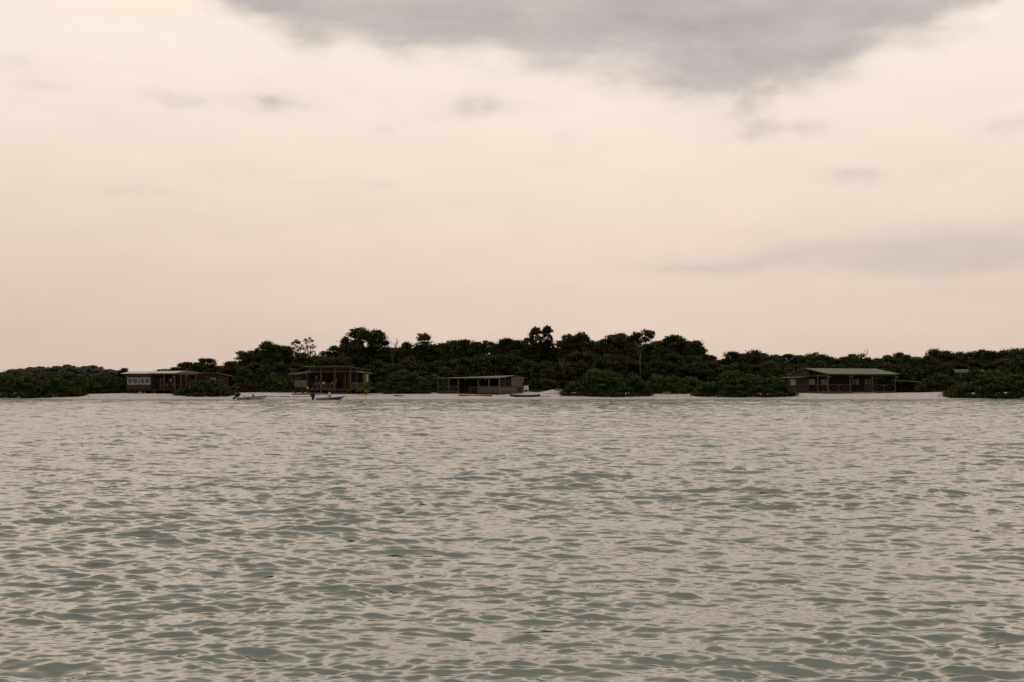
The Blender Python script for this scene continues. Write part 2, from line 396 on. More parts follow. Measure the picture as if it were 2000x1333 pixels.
# ------------------------------------------------------------------ water
WAVE_GAIN = 1.62
def make_water():
    NC = 1150; NR = 2300
    half = R(29)
    dense = np.linspace(-half, half, NC)
    rest = np.linspace(half, 2 * math.pi - half, 60)[1:-1]
    ang = np.concatenate([dense, rest]).astype(np.float64)
    rr = np.concatenate([[.5, 2.0, 3.5], np.geomspace(5.0, 214.0, NR), np.geomspace(240, 6000, 14)])
    na, nr = len(ang), len(rr)
    A, RR = np.meshgrid(ang, rr)
    X = (RR * np.sin(A)).astype(np.float32); Y = (RR * np.cos(A)).astype(np.float32)
    Z = np.zeros_like(X); DX = np.zeros_like(X); DY = np.zeros_like(X)
    sp = (np.log(214. / 5) / NR) * RR
    sp = np.where(RR > 230, 60, sp)
    spa = np.where((A > half + 1e-6), RR * .1, RR * (2 * half / NC))
    sp = np.maximum(sp, spa).astype(np.float32)
    r = np.random.default_rng(5)
    # gust patches
    g = np.zeros_like(X)
    for i in range(14):
        lam = 10 ** r.uniform(.5, 1.6); th = r.uniform(0, 6.28); k = 2 * math.pi / lam
        g += np.sin(k * (X * math.cos(th) * .6 + Y * math.sin(th)) + r.uniform(0, 6.28)).astype(np.float32)
    g = 1.0 + .045 * g
    g = np.clip(g, .75, 1.3)
    n = 90
    lams = np.geomspace(.055, 3.8, n) * r.uniform(.96, 1.04, n)
    mods = []
    for q in range(6):               # patches where short chop is strong or weak
        f_ = np.zeros_like(X)
        for j in range(7):
            lm = 10 ** r.uniform(-.1, .85); t_ = r.uniform(0, 6.28); k_ = 2 * math.pi / lm
            f_ += np.sin(k_ * (X * math.cos(t_) * .55 + Y * math.sin(t_)) + r.uniform(0, 6.28)).astype(np.float32)
        mods.append(np.clip(1 + .30 * f_, .1, 2.2).astype(np.float32))
    for i, lam in enumerate(lams):
        th = -math.pi / 2 + (R(20) if r.random() < .5 else R(-16)) + r.normal() * R(17)
        k = 2 * math.pi / lam
        # slope per component
        s = .030 * math.exp(-(math.log(lam / .155) / 1.15) ** 2) + .0105
        a = s / k * WAVE_GAIN
        w = np.clip((lam / (sp * 4.0) - .6) / 1.2, 0, 1)
        sel = w > 0
        if not sel.any(): continue
        ph = k * (X[sel] * math.cos(th) + Y[sel] * math.sin(th)) + r.uniform(0, 6.28)
        aw = a * w[sel] * g[sel] * (mods[i % 6][sel] if lam < .7 else 1)
        Z[sel] += aw * np.sin(ph)
        c = aw * np.cos(ph) * (.85 if lam > .28 else .35)
        DX[sel] += c * math.cos(th); DY[sel] += c * math.sin(th)
    X2 = X + DX; Y2 = Y + DY
    # calm down at the beach
    fade = np.clip((206 - Y) / 8, .12, 1); Z *= fade
    co = np.stack([X2, Y2, Z], -1).reshape(-1, 3).astype(np.float32)
    co = np.vstack([co, [[0, 0, 0]]]).astype(np.float32)
    idx = np.arange(na * nr).reshape(nr, na)
    nxt = np.roll(idx, -1, axis=1)
    q = np.stack([idx[:-1], idx[1:], nxt[1:], nxt[:-1]], -1).reshape(-1, 4)
    K = len(q)
    tri = np.stack([idx[0], nxt[0], np.full(na, na * nr)], -1)
    me = bpy.data.meshes.new('water')
    me.vertices.add(len(co)); me.vertices.foreach_set('co', co.ravel())
    me.loops.add(4 * K + 3 * na); me.loops.foreach_set('vertex_index', np.concatenate([q.ravel(), tri.ravel()]).astype(np.int32))
    me.polygons.add(K + na)
    me.polygons.foreach_set('loop_start', np.concatenate([np.arange(K) * 4, 4 * K + np.arange(na) * 3]).astype(np.int32))
    me.polygons.foreach_set('loop_total', np.concatenate([np.full(K, 4), np.full(na, 3)]).astype(np.int32))
    me.polygons.foreach_set('use_smooth', np.ones(K + na, dtype=bool))
    me.update()
    # normals must point up
    if me.polygons[K // 2].normal.z < 0: me.flip_normals()
    m, nt, b = newmat('lagoon_water'); N, L = nt.nodes, nt.links
    def M(op, a, bb=None, cc=None, clamp=False):
        nn = N.new('ShaderNodeMath'); nn.operation = op; nn.use_clamp = clamp
        for i, v in enumerate((a, bb, cc)):
            if v is None: continue
            if isinstance(v, (int, float)): nn.inputs[i].default_value = v
            else: L.new(v, nn.inputs[i])
        return nn.outputs[0]
    geo = N.new('ShaderNodeNewGeometry')
    sp_ = N.new('ShaderNodeSeparateXYZ'); L.new(geo.outputs['Position'], sp_.inputs[0])
    # ripples finer than the mesh: a slope vector added to the surface normal
    def slope(scale, stretch, detail, rough, seed):
        mp = N.new('ShaderNodeMapping'); mp.inputs['Scale'].default_value = stretch; mp.inputs['Location'].default_value = (seed, seed * 2.3, 0)
        mp.inputs['Rotation'].default_value = (0, 0, R(4))
        L.new(geo.outputs['Position'], mp.inputs[0])
        t = N.new('ShaderNodeTexNoise'); t.inputs['Scale'].default_value = scale; t.inputs['Detail'].default_value = detail; t.inputs['Roughness'].default_value = rough
        L.new(mp.outputs[0], t.inputs['Vector'])
        v = N.new('ShaderNodeVectorMath'); v.operation = 'SUBTRACT'; v.inputs[1].default_value = (.5, .5, .5); L.new(t.outputs['Color'], v.inputs[0])
        return v.outputs[0]
    fine = slope(9.0, (.40, 1.5, 0), 4, .65, 3)
    far = slope(.8, (.5, 1.5, 0), 7, .80, 9)
    mid = slope(3.4, (.45, 1.4, 0), 5, .70, 17)
    big = N.new('ShaderNodeTexNoise'); big.inputs['Scale'].default_value = .035; big.inputs['Detail'].default_value = 4
    mpb = N.new('ShaderNodeMapping'); mpb.inputs['Scale'].default_value = (.45, 1.6, 0); L.new(geo.outputs['Position'], mpb.inputs[0]); L.new(mpb.outputs[0], big.inputs['Vector'])
    gust = N.new('ShaderNodeMapRange'); gust.inputs[1].default_value = .35; gust.inputs[2].default_value = .65; gust.inputs[3].default_value = .55; gust.inputs[4].default_value = 1.35
    L.new(big.outputs['Fac'], gust.inputs[0])
    ln = N.new('ShaderNodeVectorMath'); ln.operation = 'LENGTH'; L.new(geo.outputs['Position'], ln.inputs[0])
    fs = N.new('ShaderNodeMapRange'); fs.inputs[1].default_value = 12; fs.inputs[2].default_value = 110; fs.inputs[3].default_value = .05; fs.inputs[4].default_value = FAR_SLOPE
    L.new(ln.outputs['Value'], fs.inputs[0])
    def scale(v, k):
        q_ = N.new('ShaderNodeVectorMath'); q_.operation = 'SCALE'; L.new(v, q_.inputs[0])
        if isinstance(k, (int, float)): q_.inputs['Scale'].default_value = k
        else: L.new(k, q_.inputs['Scale'])
        return q_.outputs[0]
    a1 = N.new('ShaderNodeVectorMath'); a1.operation = 'ADD'
    ms = N.new('ShaderNodeMapRange'); ms.inputs[1].default_value = 10; ms.inputs[2].default_value = 48; ms.inputs[3].default_value = .22; ms.inputs[4].default_value = MID_SLOPE
    L.new(ln.outputs['Value'], ms.inputs[0])
    a0 = N.new('ShaderNodeVectorMath'); a0.operation = 'ADD'; L.new(scale(fine, .52), a0.inputs[0]); L.new(scale(mid, ms.outputs[0]), a0.inputs[1])
    L.new(a0.outputs[0], a1.inputs[0]); L.new(scale(far, M('MULTIPLY', fs.outputs[0], gust.outputs[0])), a1.inputs[1])
    flat = N.new('ShaderNodeVectorMath'); flat.operation = 'MULTIPLY'; flat.inputs[1].default_value = (.7, 1, 0); L.new(a1.outputs[0], flat.inputs[0])
    a2 = N.new('ShaderNodeVectorMath'); a2.operation = 'ADD'; L.new(flat.outputs[0], a2.inputs[0]); L.new(geo.outputs['Normal'], a2.inputs[1])
    nm = N.new('ShaderNodeVectorMath'); nm.operation = 'NORMALIZE'; L.new(a2.outputs[0], nm.inputs[0])
    L.new(nm.outputs[0], b.inputs['Normal'])
    n3 = N.new('ShaderNodeTexNoise'); n3.inputs['Scale'].default_value = .12; L.new(geo.outputs['Position'], n3.inputs['Vector'])
    cr = N.new('ShaderNodeValToRGB'); cr.color_ramp.elements[0].position = .3; cr.color_ramp.elements[1].position = .7
    cr.color_ramp.elements[0].color = (*[v * .85 for v in WATER_COL], 1); cr.color_ramp.elements[1].color = (*[v * 1.15 for v in WATER_COL], 1)
    L.new(n3.outputs['Fac'], cr.inputs[0]); L.new(cr.outputs[0], b.inputs['Base Color'])
    b.inputs['Roughness'].default_value = .06; b.inputs['IOR'].default_value = WATER_IOR
    me.materials.append(m)
    o = link(bpy.data.objects.new('water', me)); o['kind'] = 'structure'
FAR_SLOPE = 2.8
MID_SLOPE = 2.7
WATER_COL = (.055, .086, .064)
WATER_IOR = 2.25
make_water()

# ------------------------------------------------------------------ trees along the skyline
PROFILE = [(-120, 735), (300, 735), (318, 722), (330, 714), (345, 709), (375, 706), (395, 699), (410, 703), (425, 711), (435, 704), (450, 699),
 (470, 685), (490, 676), (510, 669), (530, 666), (555, 673), (570, 690), (620, 686), (650, 678), (665, 668), (760, 672),
 (790, 668), (845, 675), (860, 674), (880, 660), (905, 656), (930, 661), (950, 657), (975, 662), (1000, 658), (1020, 657), (1090, 664),
 (1105, 651), (1125, 645), (1145, 646), (1155, 655), (1175, 653), (1195, 650), (1215, 651), (1235, 656), (1275, 660), (1300, 656),
 (1330, 653), (1345, 656), (1365, 666), (1380, 676), (1395, 690), (1405, 694), (1415, 686), (1440, 681), (1470, 677), (1500, 679),
 (1520, 685), (1545, 690), (1560, 688), (1600, 684), (1630, 684), (1655, 681), (1680, 680), (1700, 686), (1720, 685), (1760, 684),
 (1785, 690), (1800, 687), (1825, 679), (1860, 678), (1895, 681), (1920, 678), (1945, 674), (1970, 677), (2000, 672), (2150, 670)]
def prof(px):
    for (a, b), (c, d) in zip(PROFILE, PROFILE[1:]):
        if a <= px <= c: return b + (d - b) * (px - a) / (c - a)
    return PROFILE[-1][1]

ORD = ['leftmost', 'second', 'third', 'fourth', 'fifth', 'sixth', 'seventh', 'eighth', 'ninth', 'tenth', 'eleventh', 'twelfth', 'thirteenth', 'fourteenth',
       'fifteenth', 'sixteenth', 'seventeenth', 'eighteenth', 'nineteenth', 'twentieth']
def zone(px):
    if px < 560: return 'left of the two-tier hut'
    if px < 740: return 'behind the two-tier hut'
    if px < 860: return 'right of the two-tier hut'
    if px < 1035: return 'behind the long hut'
    if px < 1360: return 'behind the widest mangrove bush'
    if px < 1560: return 'left of the gabled hut'
    if px < 1770: return 'behind the gabled hut'
    return 'right of the gabled hut'
def label_rows(items, text):
    zones = {}
    for it in items: zones.setdefault(zone(it['px']), []).append(it)
    for z, l in zones.items():
        l.sort(key=lambda i: i['px'])
        for k, it in enumerate(l):
            o = ORD[k] if k < len(ORD) else 'last'
            n = o if o == 'leftmost' else o
            it['label'] = f"{n} {text} {z}"

items = []
px = 322
while px < 2080:
    Y = random.uniform(252, 285)
    items.append(dict(px=px, Y=Y)); px += random.uniform(17, 25)
label_rows(items, 'of tall dark skyline trees')
ks = ['round1', 'round2', 'round3', 'tall1', 'tall2', 'round2', 'tall1']
for it in items:
    Y = it['Y']; top = wz((4 if it['px'] > 1400 else 0) + prof(it['px']) + random.choice([-3, -1, 1, 4, 8]) + random.uniform(-1, 2), Y)
    small = it['px'] > 1395 or it['px'] < 460
    k = random.choice(['round2', 'round3', 'mid3', 'mid1'] if small else ks)
    place_tree(k, wx(it['px'], Y), Y, top, it['label'], 'tall trees along the skyline', sx=.92)

items = []
px = 300
while px < 2080:
    Y = random.uniform(242, 251)
    items.append(dict(px=px, Y=Y)); px += random.uniform(26, 36)
label_rows(items, 'of mid-height green trees')
for it in items:
    Y = it['Y']; p = prof(it['px']); top = wz(p + (751 - p) * random.uniform(.30, .5), Y)
    k = random.choice(['mid1', 'mid2', 'mid3', 'mid1', 'red1']) if 1040 < it['px'] < 1240 else random.choice(['mid1', 'mid2', 'mid3'])
    place_tree(k, wx(it['px'], Y), Y, top, it['label'], 'mid-height trees in front of the wood', name='young_tree')

items = []
px = 455
while px < 2090:
    items.append(dict(px=px, Y=random.uniform(287, 300))); px += random.uniform(26, 34)
label_rows(items, 'of rearmost dark trees')
for it in items:
    Y = it['Y']; place_tree(random.choice(['round1', 'round2', 'mid3']), wx(it['px'], Y), Y, wz(prof(it['px']) + random.uniform(8, 16) + (5 if it['px'] > 1400 else 0), Y), it['label'], 'rearmost trees deep in the wood', sx=1.1)

# landmark trees
def L_tree(kind, px, top, Y, label, sx=1., name='leafy_tree', rz=None):
    return place_tree(kind, wx(px, Y), Y, wz(top, Y), label, None, name=name, sx=sx, rz=rz)
L_tree('round1', 700, 637, 250, 'big round-crowned dark tree, the broadest, towering behind the two-tier hut', 1.02)
L_tree('round1', 734, 641, 253, 'dense dark tree touching the right of the broadest round crown', .8, rz=1)
L_tree('round1', 520, 664, 251, 'rounded dark tree on the shoulder of the wood right of the white-roofed hut', .85, rz=2)
L_tree('sparse', 580, 660, 256, 'left of two thin see-through trees with leaf tufts above the two-tier hut', .9, name='sparse_tree', rz=.4)
L_tree('sparse', 603, 656, 258, 'right of two thin see-through trees with leaf tufts above the two-tier hut', .8, name='sparse_tree', rz=2.2)
L_tree('tall1', 820, 646, 252, 'narrow tall dark tree right of the broad round crown', .95, rz=.2)
L_tree('tall2', 793, 662, 256, 'small tufted tree left of the narrow tall tree', .7, rz=3)
L_tree('tall2', 848, 667, 254, 'small see-through tuft tree right of the narrow tall tree', .6, rz=4)
L_tree('wind', 1030, 636, 254, 'tallest windswept dark tree, left of its pair, above the white notice board', .85, rz=0)
L_tree('wind', 1055, 633, 256, 'tallest windswept dark tree, right of its pair, leaning to the right', .72, rz=.25)
L_tree('tall2', 1112, 646, 255, 'two-tufted tree with sky gaps right of the tallest windswept pair', .75, rz=1)
L_tree('tall2', 1136, 642, 256, 'tufted dark tree above the left of the widest mangrove', .8, rz=2)
L_tree('round2', 1318, 651, 254, 'broad flat-topped dark tree at the right end of the high wood', 1.05, rz=2)
L_tree('round3', 1355, 663, 252, 'sloping dark tree closing the right end of the high wood', 1., rz=1)
L_tree('round3', 240, 718, 252, 'small dark tree just left of the white-roofed hut', .75, rz=1)
L_tree('mid1', 268, 727, 250, 'low dark tree peeping above the left end of the white roof', .7, rz=1)
L_tree('tall2', 396, 696, 250, 'spiky small tree standing above the right end of the white roof', .62, rz=0.6)
L_tree('tall2', 352, 707, 252, 'tufted small tree directly above the white roof', .55, rz=2.6)

# pale-stemmed umbrella tree
def umbrella_tree():
    Y = 243.5; x = wx(1250, Y); zb = ground_z(x, Y)
    t = thing('umbrella_tree', 'slender pale-trunked tree forking into an umbrella crown behind the widest mangrove', 'tree', (x, Y, zb))
    H = wz(648, Y) - zb; m = MB()
    m.tube([(0, 0, -.3), (.05, 0, H * .3), (.0, 0, H * .52), (.15, 0, H * .62)], [.12, .10, .085, .07], 8)
    ends = [(-1.7, .3, .86), (-.9, -.2, .93), (.1, .1, .92), (1.0, -.3, .95), (1.9, .2, .93), (1.2, .5, .84), (-.4, .5, .85)]
    lumps = []
    for ex, ey, ez in ends:
        m.tube([(.0 if ex < 0 else .15, 0, H * (.52 if ex < 0 else .61)), (ex * .45, ey * .5, H * .74), (ex, ey, H * ez)], [.06, .04, .02], 6)
        for k in range(3):
            lumps.append((ex + random.uniform(-.45, .45), ey + random.uniform(-.4, .4), H * ez + random.uniform(-.1, .5), .8, .8, .48))
    m.build('trunk', MAT['bark_pale'], t)
    c = link(bpy.data.objects.new('crown', leaf_mesh('crown', lumps, 110, .2, MAT['leaf_dark'], seed=44))); c.parent = t
umbrella_tree()

# leafless pale tree
def bare_tree(px, top, Y, label):
    x = wx(px, Y); zb = ground_z(x, Y); H = wz(top, Y) - zb
    t = thing('bare_tree', label, 'tree', (x, Y, zb)); r = random.Random(int(px)); m = MB()
    m.tube([(0, 0, -.3), (.1, 0, H * .35), (0, 0, H * .6)], [.13, .1, .08], 7)
    tw = MB()
    for k in range(9):
        a = r.uniform(0, 6.28); e = Vector((math.cos(a) * r.uniform(.5, 1.5), math.sin(a) * .8, H * r.uniform(.8, 1.0))); s = Vector((0, 0, H * r.uniform(.4, .6)))
        mid = s.lerp(e, .5) + Vector((0, 0, .2)); m.tube([s, mid, e], [.05, .035, .018], 5)
        for j in range(5):
            q = mid.lerp(e, r.uniform(.1, 1)); tw.tube([q, q + Vector((r.uniform(-.5, .5), r.uniform(-.4, .4), r.uniform(.2, .8)))], [.018, .01], 4)
    m.v, m.f, m.smooth = m.v + tw.v, m.f + [tuple(i + len(m.v) for i in f) for f in tw.f], m.smooth + tw.smooth
    m.build('trunk', MAT['bark_pale'], t)
bare_tree(766, 655, 255, 'leafless pale twiggy tree just right of the broad round crown')
bare_tree(1683, 683, 262, 'wispy leafless treetop above the green gabled roof')
bare_tree(1100, 700, 241, 'bare pale-stemmed small tree left of the widest mangrove, low against the wood')

# far wooded rise on the left
items = []
for i, px in enumerate(np.linspace(-60, 330, 20)):
    items.append((px + random.uniform(-6, 6), i))
HP = [(-80, 730), (0, 725), (20, 721), (60, 717), (110, 713), (150, 712), (185, 714), (200, 720), (230, 722), (265, 727), (340, 730)]
for px, i in items:
    Y = random.uniform(390, 450)
    t = np.interp(px, [a for a, b in HP], [b for a, b in HP])
    n = ORD[i]
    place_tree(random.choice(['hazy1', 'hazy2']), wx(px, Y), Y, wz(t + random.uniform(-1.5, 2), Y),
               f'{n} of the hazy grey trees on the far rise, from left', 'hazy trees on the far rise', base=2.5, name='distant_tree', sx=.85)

# ------------------------------------------------------------------ mangrove bushes
def bush(px0, px1, top, base, Y, label, mat='leaf_mangrove', depth=None, group=None, name='mangrove_bush', cat='bush', leaf=.155, per=130, lump=(.5, .85), seed=None, shape=2.4):
    s = F / Y; x0, x1 = wx(px0, Y), wx(px1, Y); w = (x1 - x0) / 2; cx = (x0 + x1) / 2
    zb = min(wz(base, Y), ground_z(cx, Y)); H = (wz(top, Y) - zb) * 1.06; dp = depth or min(w * .8, 4.5)
    r = random.Random(seed if seed is not None else int(px0 * 7 + px1))
    t = thing(name, label, cat, (cx, Y, zb), 0, group)
    lumps = []
    n = int(14 + 7.5 * w * dp * .8 + 10 * w * H * .35)
    ph = r.uniform(0, 6)
    for k in range(n):
        u = r.uniform(-1, 1); v = r.uniform(-1, 1)
        if u * u + v * v > 1: v *= .5
        prof_ = max(.08, (1 - abs(u) ** shape)) ** .55 * max(.1, 1 - abs(v) ** 2.2) ** .5
        prof_ *= 1 + .10 * math.sin(u * 6 + ph) + .09 * math.sin(u * 13 + ph * 2) + (r.uniform(0, .16) if k % 5 == 0 else 0)
        sz = r.uniform(*lump)
        top_here = H * prof_
        q = 1.0 if k % 2 else r.random() ** .8
        z = max(sz * .22, q * (top_here - sz * .45))
        lumps.append((u * (w - sz * .6), v * dp, z, sz * r.uniform(1.0, 1.5), sz * r.uniform(.9, 1.2), sz * r.uniform(.42, .62)))
    for k in range(int(5 * w)):          # low skirt of branches down to the sand along the front and sides
        u = -1 + 2 * (k + r.random()) / int(5 * w); v = -math.sqrt(max(0, 1 - u * u)) * r.uniform(.6, .98)
        gz = ground_z(cx + u * w, Y + v * dp) - zb; sz = r.uniform(*lump) * .8
        lumps.append((u * (w - sz * .5), v * dp, gz + sz * r.uniform(.25, .8), sz * 1.3, sz, sz * .6))
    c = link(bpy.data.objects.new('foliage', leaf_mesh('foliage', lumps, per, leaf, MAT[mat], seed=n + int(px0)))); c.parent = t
    m = MB()
    for k in range(max(5, int(w * 3))):
        u = r.uniform(-.75, .75) * w; v = r.uniform(-.6, .7) * dp
        m.tube([(0, .3 * dp, -.2), (u * .5, v * .5, H * .22), (u, v, H * .5)], [.06, .045, .03], 5)
    m.build('stem', MAT['bark'], t)
    return t

bush(-70, 165, 738, 779, 211, 'large low mangrove bush overhanging the water at the left edge')
bush(120, 205, 739, 770, 222, 'dark mangrove hedge bush just right of the large left mangrove', seed=4)
bush(185, 262, 741, 770, 224, 'dark bush pressed against the left wall of the white-roofed hut', mat='leaf_mid', seed=5)
bush(346, 458, 743, 773.5, 212.5, 'bright green spreading bush on the sand in front of the small brown hut', seed=6, shape=1.5)
bush(748, 842, 730, 771, 219, 'domed green bush between the two-tier hut and the long green-roofed hut', seed=7, shape=3)
bush(825, 878, 737, 768, 229, 'green bush behind the left end of the long green-roofed hut', seed=8)
bush(1095, 1275, 731, 775.5, 214.5, 'widest mangrove bush on the beach right of the white notice board', seed=9)
bush(1235, 1385, 737, 769, 222, 'low mangrove between the widest mangrove and the next big one', seed=10)
bush(1348, 1552, 735, 775, 214, 'big mangrove bush left of the green gabled hut', seed=11)
bush(1843, 2110, 734, 777.5, 210, 'big mangrove bush reaching the water at the right edge', seed=12, shape=1.8)
bush(1790, 1880, 734, 768, 222, 'rounded shrub behind the small lean-to shed', mat='leaf_mid', seed=13)
bush(718, 760, 748, 770, 224, 'small low bush right of the young palm', seed=14, lump=(.35, .6))
# shrubs at the wood's edge
SH = [(455, 500, 722, 236, 'leaf_mid', 'shrub right of the small brown hut'), (492, 545, 716, 236, 'leaf_dark', 'tall dark shrub behind the white boat'),
      (500, 590, 738, 232, 'leaf_mid', 'low pale shrub left of the two-tier hut'), (545, 600, 727, 238, 'leaf_mid', 'shrub behind the left balcony of the two-tier hut'),
      (448, 520, 748, 230, 'leaf_red', 'low brownish scrub above the white boat'),
      (700, 765, 722, 236, 'leaf_mid', 'shrub behind the right end of the two-tier hut'), (845, 905, 722, 238, 'leaf_mid', 'shrub above the left end of the long green roof'),
      (900, 985, 710, 240, 'leaf_mid', 'tall feathery shrub above the middle of the long green roof'), (985, 1050, 722, 238, 'leaf_dark', 'dark shrub above the right end of the long green roof'),
      (1022, 1100, 742, 231, 'leaf_mid', 'weedy green scrub behind the white notice board'), (1048, 1110, 722, 236, 'leaf_red', 'reddish-brown shrub left of the widest mangrove'),
      (1092, 1165, 712, 237, 'leaf_red', 'rust-tinted bush above the left of the widest mangrove'), (1160, 1240, 716, 238, 'leaf_dark', 'dark shrub left of the pale umbrella tree'),
      (1252, 1305, 706, 236, 'leaf_mid', 'round green bush right of the pale umbrella tree'), (1300, 1400, 716, 238, 'leaf_dark', 'dark shrub above the second mangrove'),
      (1395, 1480, 714, 234, 'leaf_mid', 'green shrub above the mangrove left of the gabled hut'), (1470, 1560, 716, 236, 'leaf_mid', 'green shrub behind the left gable of the green gabled hut'),
      (1550, 1640, 708, 240, 'leaf_mid', 'bush above the left half of the green gabled roof'), (1635, 1720, 706, 241, 'leaf_mid', 'bush above the right half of the green gabled roof'),
      (1700, 1790, 716, 236, 'leaf_mid', 'bush seen through the open right bay of the gabled hut'), (1780, 1864, 714, 240, 'leaf_mid', 'bush left of the far grey roof'),
      (1850, 1945, 727, 231, 'leaf_mid', 'bush below the far grey roof'), (1930, 2050, 712, 238, 'leaf_mid', 'bush right of the far grey roof'),
      (290, 350, 728, 238, 'leaf_mid', 'bush behind the veranda of the white-roofed hut'), (350, 430, 718, 238, 'leaf_dark', 'dark bush behind the small brown hut'),
      (425, 470, 716, 238, 'leaf_dark', 'dark bush right above the small brown hut'), (600, 700, 700, 240, 'leaf_mid', 'pale green bush above the upper roof of the two-tier hut'),
      (740, 850, 708, 240, 'leaf_mid', 'pale green bush behind the domed bush')]
SH += [(-60, 70, 731, 242, 'leaf_mid', 'broad shrub behind the left half of the large left mangrove'), (50, 160, 732, 240, 'leaf_mid', 'shrub behind the right half of the large left mangrove'),
       (140, 255, 735, 238, 'leaf_dark', 'dark shrub left of the white-roofed hut, behind the hedge bush')]
for a, b, t, Y, mt, lb in SH:
    bush(a, b, t, 768, Y, lb, mat=mt, name='shrub', cat='shrub', leaf=.19, per=95, group='shrubs at the edge of the wood', lump=(.55, 1.0))

# weeds fringing the sand
def fringe():
    r = np.random.default_rng(8); P = []
    for a, b, Y, dens in [(-60, 250, 224, 3), (440, 575, 229, 4), (720, 860, 226, 3), (1010, 1105, 226.5, 5), (1300, 1370, 223, 2), (1800, 1860, 226, 4), (455, 560, 231, 4), (560, 760, 233, 4), (850, 1010, 234, 4), (1000, 1800, 234, 4), (240, 460, 232, 4)]:
        for _ in range(int((b - a) / 10 * dens * 3)):
            px = r.uniform(a, b); y = Y + r.uniform(-1.2, 3); x = wx(px, y)
            P.append((x, y, ground_z(x, y) + .12, .35, .35, r.uniform(.12, .4)))
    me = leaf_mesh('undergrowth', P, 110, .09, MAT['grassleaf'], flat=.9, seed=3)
    o = link(bpy.data.objects.new('undergrowth', me)); tag(o, 'low green weeds and creepers fringing the sand below the trees', 'undergrowth', kind='stuff')
fringe()

def scarp_scraps():  # dark scraps added to draw the sand scarp's dark line, plus scattered tide debris
    r = np.random.default_rng(21); P = []
    for _ in range(300):
        px = r.uniform(160, 1850) if r.random() < .6 else r.uniform(515, 612); x = wx(px, 208); y = shore_y(x) + 4.9 + r.normal() * (.9 if not 515 < px < 612 else .25)
        P.append((x, y, ground_z(x, y) + .02, r.uniform(.1, .4), .15, .04))
    me = leaf_mesh('scarp_debris', P, 200, .045, MAT['leaf_red'], flat=.9, seed=3)
    o = link(bpy.data.objects.new('scarp_debris', me)); tag(o, 'dark scraps scattered along the high-tide mark, with a denser run added as the dark line of the sand scarp', 'scarp_debris', kind='stuff')
scarp_scraps()

# young palm
def palm():
    Y = 214.6; x = wx(715, Y); zb = ground_z(x, Y)
    t = thing('palm_tree', 'young yellow-green palm at the right corner of the two-tier hut', 'palm', (x, Y, zb))
    m = MB(); m.tube([(0, 0, -.2), (.02, 0, .3), (0, 0, .75)], [.11, .09, .06], 8); m.build('trunk', MAT['bark'], t)
    for k in range(11):
        a = k / 11 * 6.28 + .2; el = [1.25, .8, .45][k % 3]; Ln = 1.55; pts = []
        p = Vector((0, 0, .7)); d = Vector((math.cos(a) * math.cos(el), math.sin(a) * math.cos(el), math.sin(el)))
        for i in range(9):
            pts.append(p.copy()); p = p + d * Ln / 8; d = (d + Vector((0, 0, -.17))).normalized()
        f = MB(); f.tube(pts, [.022] * 8 + [.01], 4)
        side = Vector((-math.sin(a), math.cos(a), 0))
        for i in range(1, 9):
            l = .48 * math.sin(math.pi * (i + 1) / 11)
            for s in (-1, 1):
                for q in (0, .5):
                    b0 = pts[i].lerp(pts[i - 1], q)
                    e = b0 + side * s * l + Vector((0, 0, -.22 * l / .4)) + (pts[i] - pts[i - 1]) * .9
                    w = (pts[i] - pts[i - 1]) * .28
                    f.add([b0 - w, b0 + w, e], [(0, 1, 2)])
        o = f.build('frond', MAT['palm'], t)
        at = o.data.attributes.new('tone', 'FLOAT', 'FACE'); at.data.foreach_set('value', [[.35, .5, .85][k % 3]] * len(o.data.polygons))
palm()

# ------------------------------------------------------------------ huts
def window(parent, x0, x1, z0, z1, y, glass='glass', frame='pvc', axis='x', mull=True, fw=.07, out=-1):
    """framed window in a wall plane; axis 'x' lies along x at depth y, 'y' lies along y at lateral y"""
    def bx(mb, a, b, c, d, e, f):
        if axis == 'x': mb.box(a, b, c, d, e, f)
        else: mb.box(c, d, a, b, e, f)
    f = MB(); o1, o2 = sorted((y + out * .06, y + out * .003))
    bx(f, x0, x1, o1, o2, z0, z0 + fw); bx(f, x0, x1, o1, o2, z1 - fw, z1)
    bx(f, x0, x0 + fw, o1, o2, z0 + fw, z1 - fw); bx(f, x1 - fw, x1, o1, o2, z0 + fw, z1 - fw)
    if mull: xm = (x0 + x1) / 2; bx(f, xm - fw * .45, xm + fw * .45, o1, o2, z0 + fw, z1 - fw)
    w = MB(); p1, p2 = sorted((y + out * .03, y + out * .006))
    if mull:
        bx(w, x0 + fw, xm - fw * .45, p1, p2, z0 + fw, z1 - fw); bx(w, xm + fw * .45, x1 - fw, p1, p2, z0 + fw, z1 - fw)
    else: bx(w, x0 + fw, x1 - fw, p1, p2, z0 + fw, z1 - fw)
    fr = f.build('window', MAT[frame], parent); w.build('pane', MAT[glass], fr)
    return fr

def posts(parent, lst, z0, z1, w=.13, mat='timber'):
    for x, y in lst:
        MB().box(x - w / 2, x + w / 2, y - w / 2, y + w / 2, z0, z1).build('post', MAT[mat], parent)

